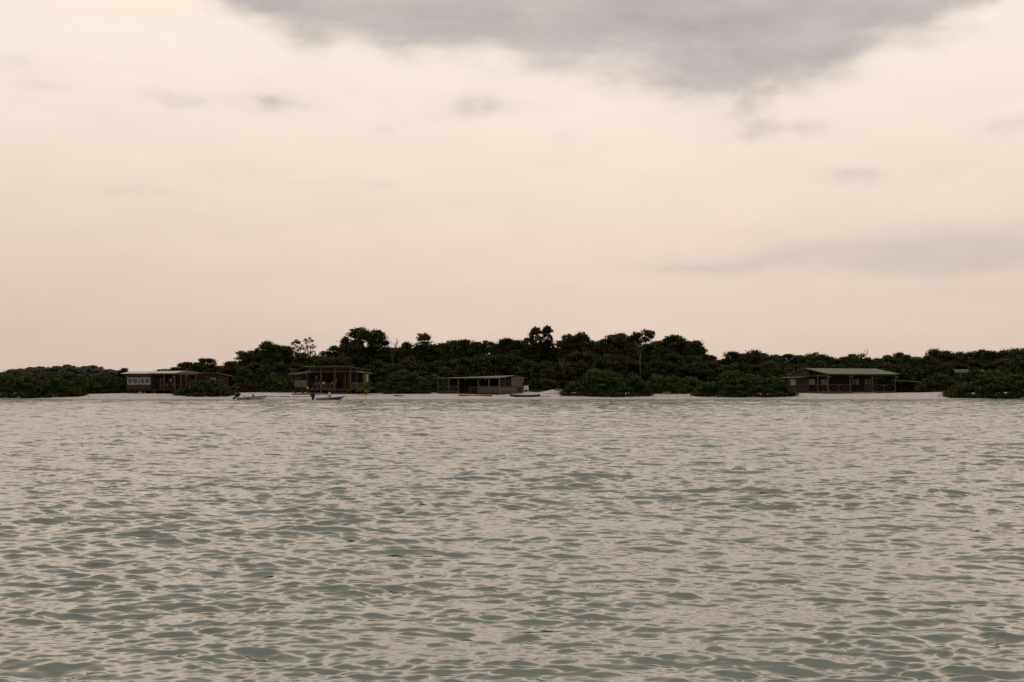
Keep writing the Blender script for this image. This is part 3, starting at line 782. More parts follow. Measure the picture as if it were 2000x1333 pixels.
def x_rail(parent, a, b, z0, z1, n=2, mat='timber', w=.07, name='railing', diag='x'):
    a = Vector((*a, 0)); b = Vector((*b, 0)); m = MB(); up = Vector((0, 0, 1))
    m.beam(a + up * z1, b + up * z1, .09, .09); m.beam(a + up * z0, b + up * z0, .08, .08)
    nrm = Vector((-(b - a).y, (b - a).x, 0)).normalized() * .022
    for i in range(n):
        p = a.lerp(b, i / n); q = a.lerp(b, (i + 1) / n)
        if i: m.beam(p + up * (z0 + .04), p + up * (z1 - .045), w, w)
        m.beam(p + up * (z0 + .05) + nrm, q + up * (z1 - .05) + nrm, w * .7, w * .5)
        if diag == 'x': m.beam(p + up * (z1 - .05) - nrm, q + up * (z0 + .05) - nrm, w * .7, w * .5)
    return m.build(name, MAT[mat], parent)

def lamp(parent, x, y, z):
    m = MB(); m.tube([(x, y, z), (x, y, z - .12), (x, y, z - .2)], [.05, .09, .03], 8)
    return m.build('lamp', MAT['curtain'], parent)

# ---- hut 1: white arched roof
def hut_white():
    Y = 221.; s = F / Y; a = R(25); ca, sa = math.cos(a), math.sin(a)
    x = wx(248, Y); zg = .80
    t = thing('beach_hut', 'brown stilt hut with white curved roof and two white-framed windows, leftmost on the beach', 'hut', (x, Y, zg), -a)
    fx = lambda px: along(px, x, Y, ca, -sa)
    Z = lambda py: wz(py, Y) - zg
    zf, ze = Z(760.5), Z(732)
    W = fx(346); D = 4.9; xr = fx(295)
    # walls
    MB().box(0, xr, 0, 4.4, zf, ze).build('room_wall', MAT['plank_brown'], t)
    MB().box(xr + .003, fx(341), 2.2, 2.3, zf, ze).build('back_wall', MAT['plank_red'], t)
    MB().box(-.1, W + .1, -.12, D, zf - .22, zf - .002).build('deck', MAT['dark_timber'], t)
    window(t, fx(249.5), fx(270.5), Z(751), Z(738.3), 0, 'glass', 'pvc', fw=.09)
    window(t, fx(273.5), fx(294), Z(751), Z(738.3), 0, 'glass', 'pvc', fw=.09)
    # sliding door in the veranda wall
    off = 2.2 * sa * s   # px shift of the recessed wall
    g = lambda px: along(px, x + 2.2 * sa, Y + 2.2 * ca, ca, -sa)
    d = MB().box(xr + .02, xr + .09, 2.12, 2.197, zf, Z(739)).box(xr + .75, xr + .82, 2.12, 2.197, zf, Z(739)).box(xr + .09, xr + .75, 2.12, 2.197, Z(739) - .06, Z(739)).build('door', MAT['pvc'], t)
    MB().box(xr + .09, xr + .75, 2.16, 2.196, zf, Z(739) - .061).build('pane', MAT['glass_green'], d)
    window(t, g(316), g(321), Z(747), Z(739), 2.2, 'glass', 'timber', mull=False)
    window(t, g(332), g(336.5), Z(746), Z(740), 2.2, 'glass_bright', 'pvc', mull=False)
    MB().box(g(306), g(319), 2.15, 2.197, zf, Z(741)).build('yellow_panel', MAT['timber'], t)
    posts(t, [(fx(320.5), .05), (fx(341), .05), (W - .06, 1.0), (W - .06, 2.2), (W - .06, 4.6)], zf, ze - .02, .13, 'timber_light')
    # eave beam
    MB().box(xr, W + .1, -.02, .12, ze - .02, ze + .12).box(W - .13, W + .02, .122, D, ze - .02, ze + .12).build('eave_beam', MAT['timber_light'], t)
    # roofs: shallow arcs seen from the front, in two lengths
    def arc(v): return .34 * (1 - (2 * v - 1) ** 2)
    for i, (xa, xb, dz) in enumerate(((-.75, xr + .1, 0.0), (xr + .0, W + .25, .06))):
        m = MB(); corr_sheet(m, (xa, -.65, ze + .13 + dz), (xb - xa, 0, 0), (0, 6.5, 0), int((xb - xa) / .2), .02, 14, arc)
        m.build('roof', MAT['roof_white'], t)
    # gable infill strip under the arc
    m = MB()
    m.grid(lambda u, v: (W + .22, -.62 + 6.4 * u, ze + .155 + arc(u) - .10 * v), 16, 1)
    m.build('fascia', MAT['timber_light'], t)
    MB().prism([(-.02, ze + .002), (xr, ze + .002), (xr, ze + .11), (-.02, ze + .11)], .06, .16).build('lintel', MAT['plank_brown'], t)
    # stilts and braces
    st = [(x_, y_) for x_ in (.1, fx(262), fx(280), fx(296), fx(310), fx(322), fx(335), W - .1) for y_ in (.05, 2.3, 4.5)]
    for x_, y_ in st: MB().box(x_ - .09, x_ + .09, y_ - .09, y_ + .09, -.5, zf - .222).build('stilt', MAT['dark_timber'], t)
    for x_ in (.15, fx(262)): MB().beam((x_, -.02, .15), (x_ + .5, -.02, zf - .25), .04, .04).build('brace', MAT['timber_grey'], t)
    MB().box(-.1, W, 4.52, 4.6, -.3, zf - .23).build('rear_skirting', MAT['dark_timber'], t)
    lamp(t, fx(249), -.15, Z(735)); lamp(t, fx(340), -.1, Z(734.5))
    # veranda furniture (own things)
    M4 = t.matrix_world if False else Matrix.Translation((x, Y, zg)) @ Matrix.Rotation(-a, 4, 'Z')
    p = M4 @ Vector((fx(330), 1.1, zf))
    tb = thing('table', 'dark wooden table on the veranda of the white-roofed hut', 'table', p, -a)
    MB().box(-.8, .8, -.4, .4, .70, .75).build('tabletop', MAT['timber'], tb)
    for sx in (-.7, .7):
        for sy in (-.3, .3): MB().box(sx - .04, sx + .04, sy - .04, sy + .04, 0, .698).build('leg', MAT['timber'], tb)
    for k, (cx, lab) in enumerate(((fx(325), 'left of two wooden chairs at the table under the white roof'), (fx(337), 'right of two wooden chairs at the table under the white roof'))):
        p = M4 @ Vector((cx, .42, zf)); chair(p, -a, lab)
    for k, (cx, w_, lab) in enumerate(((fx(290), .45, 'pale storage drum under the floor of the white-roofed hut, leftmost'), (fx(324), .4, 'pale storage drum under the white-roofed hut, middle'), (fx(332), .5, 'pale storage drum under the white-roofed hut, rightmost'))):
        p = M4 @ Vector((cx + .28, 1.2, -.02)); h = .42
        m = MB(); m.tube([(0, 0, 0), (0, 0, .05), (0, 0, h * .33), (0, 0, h * .36), (0, 0, h * .66), (0, 0, h * .69), (0, 0, h - .04), (0, 0, h)], [w_ * .46, w_ * .5, w_ * .5, w_ * .53, w_ * .53, w_ * .5, w_ * .5, w_ * .44], 14)
        tag(m.build('drum', MAT['curtain'], None), lab, 'drum', 'pale drums under the white-roofed hut').location = p
def chair(p, rz, lab, mat='timber'):
    c = thing('chair', lab, 'chair', p, rz, None)
    MB().box(-.22, .22, -.22, .22, .42, .46).build('seat', MAT[mat], c)
    MB().box(-.22, .22, -.22, -.18, .55, .92).build('backrest', MAT[mat], c)
    for sx in (-.19, .19):
        MB().box(sx - .02, sx + .02, -.215, -.175, 0, .9 if False else .549).build('leg', MAT[mat], c)
        MB().box(sx - .02, sx + .02, .175, .215, 0, .419).build('leg', MAT[mat], c)
    return c
hut_white()

# ---- hut 1b: small brown hut behind the bush
def hut_small():
    Y = 226.; s = F / Y; a = R(25); ca, sa = math.cos(a), math.sin(a)
    x = wx(380, Y); zg = .85
    t = thing('beach_hut', 'small red-brown hut half hidden behind a bright green bush', 'hut', (x, Y, zg), -a)
    fx = lambda px: along(px, x, Y, ca, -sa)
    Z = lambda py: wz(py, Y) - zg
    W = fx(429); D = along(447, x + W * ca, Y - W * sa, sa, ca); zf = Z(761)
    zt = Z(730.5)
    MB().prism([(0, zf), (D, zf), (D, Z(735.0)), (0, zt)], 0, W, 'YZ').build('wall', MAT['plank_red'], t)
    m = MB(); corr_sheet(m, (-.2, -.45, zt + .12), (W + .6, 0, 0), (0, D + 1.0, Z(735.2) - zt), 26, .02, 1); m.build('roof', MAT['roof_tin'], t)
    MB().beam((W + .35, -.4, zt + .02), (W + .35, D + .5, Z(735.3) + .02), .07, .15).build('fascia', MAT['timber_light'], t)
    window(t, fx(411), fx(422), Z(744), Z(739), 0, 'glass_bright', 'pvc')
    lamp(t, fx(404), -.1, Z(735))
    for x_ in (.1, W / 2, W - .1):
        for y_ in (.1, D - .1): MB().box(x_ - .08, x_ + .08, y_ - .08, y_ + .08, -.5, zf - .1).build('stilt', MAT['dark_timber'], t)
    MB().box(-.1, W + .1, -.1, D + .1, zf - .098, zf - .002).build('floor', MAT['dark_timber'], t)
    # landing with a brace at the far right
    y0 = D + .1; m = MB(); z1 = Z(756.5)
    m.beam((W, D - .5, z1), (W + .9, D + 1.6, z1), .08, .10); m.beam((W + .55, D + .8, z1 - .75), (W + .86, D + 1.55, z1 - .05), .06, .06); m.beam((W + .02, D - .4, z1 - .8), (W + .55, D + .8, z1 - .8), .06, .06)
    m.build('landing_rail', MAT['timber_light'], t)
hut_small()

# ---- hut 2: two-tier veranda hut
PEOPLE_SPOTS = []
def hut_two_tier():
    Y = 220.5; s = F / Y; a = R(24); ca, sa = math.cos(a), math.sin(a)
    x = wx(602, Y); zg = .78
    t = thing('beach_hut', 'two-tier timber hut with raised upper roof and open veranda with seated people', 'hut', (x, Y, zg), -a)
    fx = lambda px: along(px, x, Y, ca, -sa)
    Z = lambda py: wz(py, Y) - zg
    zf = Z(760.5); zb = Z(726.5); zt = Z(717.5)
    W = fx(684); D = 5.2
    # deck
    MB().box(-.05, W + .05, -.05, D, zf - .10, zf - .003).build('deck', MAT['dark_timber'], t)
    MB().box(-.06, W + .06, -.10, -.053, zf - .16, zf + .0).build('deck_edge', MAT['timber'], t)
    wl = 2.3; g = lambda px: along(px, x + wl * sa, Y + wl * ca, ca, -sa)
    XW = along(709, x + 1.0 * sa, Y + 1.0 * ca, ca, -sa); YB = along(720.5, x + XW * ca, Y - XW * sa, sa, ca)
    MB().box(g(588) , XW - .003, wl, wl + .1, zf, zb - .02).build('back_wall', MAT['plank_red'], t)
    MB().box(g(640), g(648), wl - .03, wl - .003, zf, Z(735)).build('doorway', MAT['dark'], t)
    MB().box(g(655), g(667), wl - .03, wl - .003, zf + .5, Z(735)).build('dark_opening', MAT['screen'], t)
    window(t, g(616.5), g(620.5), Z(742), Z(734), wl, 'glass_bright', 'timber', mull=False)
    for p0, p1 in ((672, 676), (680, 683)): MB().box(g(p0), g(p1), wl - .05, wl - .003, zf, Z(731)).build('wall_board', MAT['timber'], t)
    # right wing, tan with a curtained window
    xw0 = g(688); xw1 = g(708)
    wy = wl + .1
    MB().box(XW, XW + .1, 1.0, YB, zf - .1, zb - .1).build('side_wall', MAT['timber_light'], t)
    fr = window(t, 1.0 + (YB - 1) * .38, 1.0 + (YB - 1) * .78, Z(747), Z(731), XW + .1, 'curtain', 'timber_light', axis='y', mull=False, out=1)
    MB().box(g(686), g(698), wl - .03, wl - .003, zf + .85, Z(732)).build('screen', MAT['screen'], t)
    MB().box(g(700), XW - .3, wl - .03, wl - .003, zf + .85, Z(732)).build('screen', MAT['screen'], t)
    # posts at the veranda front and right side
    for px, w_ in ((627, .15), (654, .16), (684.3, .15)): MB().box(fx(px) - w_ / 2, fx(px) + w_ / 2, .0, w_, -.3, zt).build('post', MAT['timber_light'], t)
    MB().box(fx(606) - .07, fx(606) + .07, .0, .13, zb, zt).build('post', MAT['timber_light'], t)
    for yy in (.95, 2.0, 2.6): MB().box(W + .02 + .5, W + .14 + .5, yy, yy + .12, zf if yy < 1 else zb, zt - .1 - .1 * yy).build('post', MAT['timber'], t)
    # beams under the clerestory
    MB().box(fx(606), W + .6, -.03, .10, zb - .08, zb + .06).build('beam', MAT['timber'], t)
    MB().box(W + .48, W + .602, .102, 4.6, zb - .08, zb + .06).build('beam', MAT['timber'], t)
    m = MB()
    for px in (627, 654, 660, 684): m.box(fx(px) + .02, fx(px) + .1, 1.8, 1.9, zb + .06, zt - .2)
    m.build('clerestory_stud', MAT['timber'], t)
    # upper roof: corrugated, falls to the back; rafters below
    dr = 6.4; drop = .52; x0, x1 = fx(598) - .05, fx(688) + .02
    m = MB(); corr_sheet(m, (x0, -.55, zt + .10), (x1 - x0, 0, 0), (0, dr, -drop), int((x1 - x0) / .19), .028, 1); m.build('roof', MAT['roof_tin'], t)
    m = MB()
    for i in range(9):
        xx = x0 + .1 + (x1 - x0 - .2) * i / 8; m.beam((xx, -.45, zt + .0), (xx, dr - .7, zt + .0 - drop * .95), .05, .12)
    m.beam((x0, .05, zt - .06), (x1, .05, zt - .06), .1, .1)
    m.build('rafter', MAT['timber'], t)
    # lower side roofs
    xl = fx(566); xm = fx(606)
    m = MB(); corr_sheet(m, (xl, -.4, Z(731.3)), (0, 2.5, 0), (xm - xl, 0, Z(725.6) - Z(731.3)), 22, .02, 1); m.build('side_roof', MAT['roof_white'], t)
    MB().beam((xl + .02, -.38, Z(731.3) - .08), (xm, -.38, Z(725.6) - .08), .05, .1).build('rafter', MAT['timber'], t)
    m = MB(); corr_sheet(m, (XW - 1.0, .7, zb + .02), (1.35, 0, -.20), (0, 2.9, -.1), 7, .02, 1); m.build('side_roof', MAT['roof_tin'], t)
    # left balcony
    xb0 = fx(575.5); xb1 = fx(600.5)
    MB().box(xb0, xb1, -.02, 3.0, Z(756.5), Z(756.5) + .12).build('balcony_floor', MAT['timber'], t)
    MB().box(xb0, xb1 - .06, -.08, -.023, Z(756), Z(743)).build('balcony_panel', MAT['plank_fence'], t)
    MB().box(xb0 - .05, xb0 - .003, -.02, 2.9, Z(756), Z(743)).build('balcony_panel', MAT['plank_fence'], t)
    posts(t, [(xb0 + .02 + .2, .1), (xb1, .02)], -.3, Z(728.5), .10, 'timber')
    MB().box(xb0 + .6, fx(602), 2.35, 2.45, Z(757), Z(728)).build('balcony_wall', MAT['plank_red'], t)
    MB().beam((fx(588), .0, .2), (fx(596), .0, Z(757)), .06, .06).build('brace', MAT['timber_grey'], t)
    # railings
    def baluster(xa, xb, z0, z1, n, nm='railing', y=.02, mat='timber_grey', bw=.10):
        m = MB(); m.box(xa, xb, y, y + .08, z1 - .08, z1); m.box(xa, xb, y, y + .08, z0, z0 + .07)
        for i in range(n):
            xx = xa + (xb - xa) * (i + .5) / n; m.box(xx - bw / 2, xx + bw / 2, y + .02, y + .06, z0 + .07, z1 - .08)
        m.build(nm, MAT[mat], t)
    baluster(fx(616), fx(653), zf + .12, Z(749.7), 6, bw=.13)
    MB().box(fx(601), fx(616), .03, .09, Z(751), Z(750)).build('rail', MAT['timber'], t)
    baluster(fx(685), fx(685) + 2.0, zf + .12, Z(749.5), 9, y=.03, bw=.07)
    m = MB(); xs_ = W + .55
    m.box(xs_, xs_ + .07, .1, 2.2, Z(749.5) - .07, Z(749.5)); 
    for i in range(8): m.box(xs_ + .01, xs_ + .05, .2 + i * .26, .27 + i * .26, zf + .1, Z(749.5) - .07)
    m.build('railing', MAT['timber_grey'], t)
    # extra deck to the right
    MB().box(W + .052, XW - .01, -.04, 3.4, zf - .12, zf - .02).build('deck_wing', MAT['timber'], t)
    # stilts
    for x_ in (fx(577), fx(590), .05, fx(616), fx(640), fx(668), W + .9, W + 1.8):
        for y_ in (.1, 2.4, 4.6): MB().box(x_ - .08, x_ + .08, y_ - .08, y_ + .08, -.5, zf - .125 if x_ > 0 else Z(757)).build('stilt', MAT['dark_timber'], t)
    MB().box(fx(577), XW + .3, 4.75, 4.85, -.3, zf - .11).build('rear_skirting', MAT['dark'], t)
    # steps
    st = MB()
    for i, (z_, y_) in enumerate(((Z(763.5), -.45), (Z(766.3), -.8), (Z(768.6), -1.15))): st.box(fx(652.5), fx(682), y_, y_ + .34, z_ - .06, z_)
    st.beam((fx(652), -1.2, -.1), (fx(652), -.1, zf - .1), .06, .14); st.beam((fx(682.6), -1.2, -.1), (fx(682.6), -.1, zf - .1), .06, .14)
    st.build('steps', MAT['timber'], t)
    lamp(t, fx(600), -.2, Z(729.5))
    M4 = Matrix.Translation((x, Y, zg)) @ Matrix.Rotation(-a, 4, 'Z')
    for key, px, yy in (('teal', 615.5, .55), ('blue', 624.5, .6), ('white', 631.5, .5), ('pink', 651, .6), ('stand', 656.5, 1.6), ('dark', 678, .8)):
        off_ = yy * sa * s
        PEOPLE_SPOTS.append((key, M4 @ Vector((along(px, x + yy * sa, Y + yy * ca, ca, -sa), yy, zf)), -a))
    # lime float hung from the balcony corner
    p = M4 @ Vector((fx(603), -.3, Z(757.5)))
    b = MB(); b.tube([(0, 0, -.30), (0, 0, -.26), (0, 0, -.1), (0, 0, .1), (0, 0, .22), (0, 0, .27)], [.10, .19, .24, .23, .13, .05], 14)
    b.v = [(v[0] * .75, v[1] * .75, v[2] * .75) for v in b.v]; buoy = thing('buoy', 'bright lime-green buoy hung at the left corner of the two-tier hut deck', 'buoy', p)
    b.build('float', MAT['lime'], buoy); MB().tube([(0, 0, .26), (.02, 0, .5), (0, .2, .7)], .012, 5).build('rope', MAT['timber_grey'], buoy)
    p = M4 @ Vector((fx(609), -.12 + .3, zf)); m = MB().box(-.24, .24, -.15, .15, 0, .27); m.box(-.26, .26, -.17, .17, .272, .30)
    tag(m.build('crate', MAT['timber_light'], None), 'tan wooden crate on the deck beside the lime buoy', 'crate').location = p
    p = M4 @ Vector((fx(688), 1.1, zf + .0))
    tb = thing('table', 'small white-topped table behind the right railing of the two-tier hut', 'table', p, -a)
    MB().box(-.35, .35, -.3, .3, .93, .99).build('tabletop', MAT['curtain'], tb)
    for sx in (-.3, .3): MB().box(sx - .03, sx + .03, -.25, .25, 0, .928).build('leg', MAT['timber'], tb)
    # low timber edging in front
    e = MB(); xa, xb = wx(570, 213.6), wx(650, 213.6)
    e.tube([(0, 0, .06), (2.2, .0, .10), (4.4, .02, .08), (xb - xa, 0, .05)], [.17, .18, .17, .13], 10)
    o = e.build('log', MAT['driftwood'], None); o.location = (xa, 213.6, ground_z(xa + 3, 213.6) + .02)
    tag(o, 'long weathered log on the sand in front of the two-tier hut', 'log')
hut_two_tier()

# ---- hut 3: long low green-roofed hut
def hut_long():
    Y = 221; s = F / Y; a = R(30); ca, sa = math.cos(a), math.sin(a)
    x = wx(855, Y); zg = .80
    t = thing('beach_hut', 'long low open-fronted hut with pale green tin roof and cross-braced railing', 'hut', (x, Y, zg), -a)
    fx = lambda px: along(px, x, Y, ca, -sa)
    Z = lambda py: wz(py, Y) - zg
    W = fx(975); dy = lambda px: along(px, x + W * ca, Y - W * sa, sa, ca)
    D = dy(1020); ym = dy(998)
    zf = Z(767.5); ze = Z(740.3); zr = Z(735.7)
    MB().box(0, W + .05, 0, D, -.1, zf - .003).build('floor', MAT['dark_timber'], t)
    # walls of the closed back part
    x_l = along(876, x + ym * sa, Y + ym * ca, ca, -sa)
    MB().box(x_l, W - .003, ym, ym + .08, zf, ze + .25).build('front_wall', MAT['plank_red'], t)
    MB().prism([(ym + .0, zf), (D, zf), (D, ze + .1), (ym + .0, zr - .06)], W, W + .08, 'YZ').build('side_wall', MAT['plank_grey'], t)
    MB().box(x_l, W - .003, D - .1, D, zf, ze).build('rear_wall', MAT['plank_grey'], t)
    MB().box(x_l, x_l + .08, ym + .082, D - .102, zf, ze).build('side_wall', MAT['plank_red'], t)
    g = lambda px: along(px, x + ym * sa, Y + ym * ca, ca, -sa)
    for p0, p1 in ((877, 894), (897, 916), (917, 933), (941, 953), (957, 973)): MB().box(g(p0), g(p1), ym - .04, ym - .003, Z(754), Z(742.3)).build('navy_screen', MAT['screen'], t)
    m = MB(); m.box(W + .082, W + .11, .15, 1.6, Z(754), Z(741.5)); m.box(W + .082, W + .11, 1.8, ym - .1, Z(754), Z(741.5)); m.build('side_screen', MAT['dark'], t)
    MB().box(W + .082, W + .12, D - 1.7, D - .4, zf + .2, Z(757)).build('hatch', MAT['plank_red'], t)
    # posts
    posts(t, [(fx(p), .06) for p in (855.5, 876, 895, 934, 954.5)], -.2, ze, .14, 'timber_grey')
    posts(t, [(W, .06), (W, 1.7)], -.2, ze + .15, .15, 'timber_grey')
    posts(t, [(.1, 2.2), (.1, ym)], -.2, ze + .1, .10, 'timber')
    MB().box(-.1, W + .1, .0, .12, ze, ze + .12).build('eave_beam', MAT['timber'], t)
    # railings
    zr1 = Z(755.3)
    x_rail(t, (fx(856.5), .06), (fx(894), .06), zf + .1, zr1, 2, 'timber_grey')
    MB().box(fx(857), fx(894), .14, .17, zf + .16, zf + .28).build('kick_board', MAT['timber'], t)
    for p0, p1 in ((935, 953.5), (955.5, 974)):
        MB().box(fx(p0), fx(p1), .10, .14, zf, zr1 - .05).build('railing_panel', MAT['plank_grey'], t)
        x_rail(t, (fx(p0), .06), (fx(p1), .06), zf + .1, zr1, 1, 'timber_grey', diag='/')
    MB().box(W - .02, W + .02, .2, 1.6, zf, zr1).build('railing_panel', MAT['plank_grey'], t)
    MB().box(W - .02, W + .02, 1.8, ym, zf, zr1).build('railing_panel', MAT['plank_grey'], t)
    # roof: gable, front slope and back slope
    yr = dy(1003); xo0, xo1 = fx(848), W + .02
    rise = zr - ze
    m = MB(); corr_sheet(m, (xo0, -.05, ze + .15), (xo1 - xo0 + .1, 0, 0), (0, yr, rise), int((xo1 - xo0) / .2), .022, 1)
    corr_sheet(m, (xo0, yr - .0, ze + .15 + rise), (xo1 - xo0 + .1, 0, 0), (0, dy(1031) - yr, -rise * 1.0), int((xo1 - xo0) / .2), .022, 1)
    m.v = [(v[0], v[1], v[2] - .34 * max(0, 1 - (v[0] - xo0) / (xo1 - xo0)) * max(0, 1 - abs(v[1] - yr) / yr)) for v in m.v]
    m.build('roof', MAT['roof_green'], t)
    MB().beam((xo1 + .1, yr, ze + .09 + rise), (xo1 + .1, dy(1030), ze + .09), .04, .10).build('bargeboard', MAT['timber'], t)
    MB().beam((xo1 + .1, -.05, ze + .09), (xo1 + .1, yr, ze + .09 + rise), .04, .10).build('bargeboard', MAT['timber'], t)
    for px in (906, 945): lamp(t, fx(px), .5, Z(741))
    MB().box(W + .09, W + .17, D - .05, D + .05, Z(747), Z(738)).build('downpipe', MAT['roof_tin'], t)
    # counter between the posts
    M4 = Matrix.Translation((x, Y, zg)) @ Matrix.Rotation(-a, 4, 'Z')
    p = M4 @ Vector((fx(924), .5, zf))
    tb = thing('table', 'long plank table standing in the open bay of the long green-roofed hut', 'table', p, -a)
    MB().box(-.85, .85, -.35, .35, .74, .86).build('tabletop', MAT['timber'], tb)
    for sx in (-.78, .78):
        for sy in (-.28, .28): MB().box(sx - .05, sx + .05, sy - .05, sy + .05, 0, .738).build('leg', MAT['timber'], tb)
    MB().box(-.85, .85, -.40, -.352, .35, .42).build('stretcher', MAT['timber'], tb)
hut_long()

# ---- hut 4: green gabled hut
def hut_gable():
    Y = 219; s = F / Y; a = R(32); ca, sa = math.cos(a), math.sin(a)
    zg = .82; x = wx(1617, Y)
    t = thing('beach_hut', 'green gabled hut with cross-railed veranda and white-framed windows, rightmost on the beach', 'hut', (x, Y, zg), a)
    fx = lambda px: along(px, x, Y, ca, sa)
    dy = lambda px: along(px, x, Y, -sa, ca)
    Z = lambda py: wz(py, Y) - zg
    W = fx(1748); ym = dy(1578); D = dy(1540)
    zf = Z(766); ze = Z(733); zr = Z(721.6)
    XB = fx(1703) + .1      # closed part ends here
    MB().box(-.1, W + .1, -.1, D, -.02, zf - .003).build('floor', MAT['timber'], t)
    g = lambda px: along(px, x - ym * sa, Y + ym * ca, ca, sa)
    xe = g(1702)
    # closed back part
    MB().box(0, xe, ym, ym + .1, zf, ze + .1).build('front_wall', MAT['plank_red'], t)
    MB().box(0, xe, D - .1, D, zf, ze - .2).build('rear_wall', MAT['plank_red'], t)
    MB().box(xe - .1, xe, ym + .102, D - .102, zf, ze).build('side_wall', MAT['plank_red'], t)
    yr = dy(1571)
    MB().prism([(ym - .28, zf), (D, zf), (D, ze - .1), (yr, zr - .12), (ym - .28, zr - .20 - .1)], -.1, -.003, 'YZ').build('gable_wall', MAT['plank_brown'], t)
    window(t, dy(1554.5), dy(1545.5), Z(752.3), Z(741), -.1, 'glass_bright', 'pvc', axis='y')
    for p0, p1, gl, fm in ((1578.5, 1591.5, 'glass_bright', 'timber_grey'), (1602.5, 1616, 'glass_bright', 'timber_grey'), (1663, 1677.5, 'glass', 'timber_grey'), (1687.5, 1701, 'glass_green', 'timber_grey')):
        window(t, g(p0), g(p1), Z(752.3), Z(740.3), ym, gl, fm)
    MB().box(g(1687), g(1702), ym - .05, ym - .003, zf, Z(752.5)).build('panel', MAT['plank_grey'], t)
    # posts
    posts(t, [(fx(p), .0) for p in (1616.6, 1660, 1703, 1748)], -.1, ze, .19, 'timber')
    MB().box(-.1, .05, ym / 2 - .07, ym / 2 + .07, -.1, ze + .05).build('post', MAT['timber'], t)
    posts(t, [(W, ym)], -.1, ze, .11, 'timber')
    MB().box(-.2, W + .2, -.06, .08, ze + .002, ze + .16).build('eave_beam', MAT['timber'], t)
    # gable truss over the veranda end
    m = MB(); m.beam((-.05, -.2, ze - .12), (-.05, ym - .3, ze - .12), .09, .12)
    for q in range(4):
        y0 = .25 + q * .75; y1 = y0 + .55; m.beam((-.05, y0, ze - .05), (-.05, min(y1, ym - .3), ze + (min(y1, ym - .3)) / yr * (zr - ze) - .08), .05, .06)
    m.build('truss', MAT['timber'], t)
    # roof
    yb = dy(1538)
    m = MB(); corr_sheet(m, (-.0, 0, ze + .20), (W + 1.15, 0, 0), (0, yr, zr - ze), 60, .022, 1)
    m.v = [(v[0] - .25, v[1] - .35, v[2] - .0) for v in m.v]
    m.build('roof', MAT['roof_green'], t)
    m = MB(); corr_sheet(m, (-.25, yr - .35, zr + .20), (W + 1.15, 0, 0), (0, yb - yr + .4, -(zr - Z(734))), 60, .022, 1); m.build('roof', MAT['roof_green'], t)
    for (y0, z0, y1, z1) in ((-.35, ze + .12, yr - .35, zr + .12), (yr - .35, zr + .12, yb, Z(734) + .10)):
        MB().beam((-.24, y0, z0), (-.24, y1, z1), .04, .12).build('bargeboard', MAT['timber'], t)
    # lean-to roof on the left
    m = MB(); corr_sheet(m, (-2.3, ym - .2, Z(738.3)), (2.3, 0, Z(735.3) - Z(738.3)), (0, D - ym, 0), 6, .015, 1); m.build('lean_to_roof', MAT['timber_grey'], t)
    # railings
    zt = Z(752); zl = zf + .06
    x_rail(t, (fx(1618), .0), (fx(1659), .0), zl, zt, 2)
    x_rail(t, (fx(1705), .0), (fx(1747), .0), zl, zt, 2)
    x_rail(t, (W, .15), (W, ym), zl, zt, 2)
    x_rail(t, (g(1706) , ym), (W - .1, ym), zl, zt, 2)
    x_rail(t, (-.02, ym - .3), (-.02, ym / 2 + .08), zl, zt, 1, diag='/'); x_rail(t, (-.02, ym / 2 - .08), (-.02, .1), zl, zt, 2, diag='/')
    # step
    MB().box(fx(1661.5), fx(1706), -.55, -.102, -.15, zf - .06).build('step', MAT['concrete'], t)
    for px in (1720, 1735): MB().box(fx(px), fx(px) + .2, -.08, .1, -.3, -.022).build('footing', MAT['dark_timber'], t)
    for px in (1619, 1663, 1751): lamp(t, fx(px), -.15, Z(735))
    # lean-to shed beside it
    Y2 = 229; x2 = wx(1756, Y2); s2 = F / Y2
    sh = thing('shed', 'small open dark lean-to shed right of the green gabled hut', 'shed', (x2, Y2, .85), R(12))
    Zb = lambda py: wz(py, Y2) - .85
    m = MB(); corr_sheet(m, (-.2, -.6, Zb(743.5)), (3.9, 0, Zb(746.5) - Zb(743.5)), (0, 3, .12), 18, .018, 1); m.build('roof', MAT['roof_tin'], sh)
    posts(sh, [(.1, -.4), (3.3, -.4), (.1, 2.1), (3.3, 2.1)], -.3, Zb(746.5) - .03, .1, 'dark_timber')
    MB().box(0, 3.4, 2.15, 2.22, -.2, Zb(747) - .05).build('back_wall', MAT['dark'], sh)
    for k, (bx_, lb) in enumerate(((1.9, 'low wooden bench under the dark lean-to shed'),)):
        p = Vector((x2 + bx_ + .3, Y2 - .0, .82)); b = thing('bench', lb, 'bench', p, R(12))
        MB().box(-.75, .75, -.18, .18, .42, .47).build('seat', MAT['plank_red'], b)
        for sx in (-.65, .65): MB().box(sx - .04, sx + .04, -.15, .15, 0, .419).build('leg', MAT['plank_red'], b)
    p = Vector((x2 + .95, Y2 + .1, .82)); chair(p, R(150), 'dark red chair under the lean-to shed beside the bench', 'plank_red')
hut_gable()

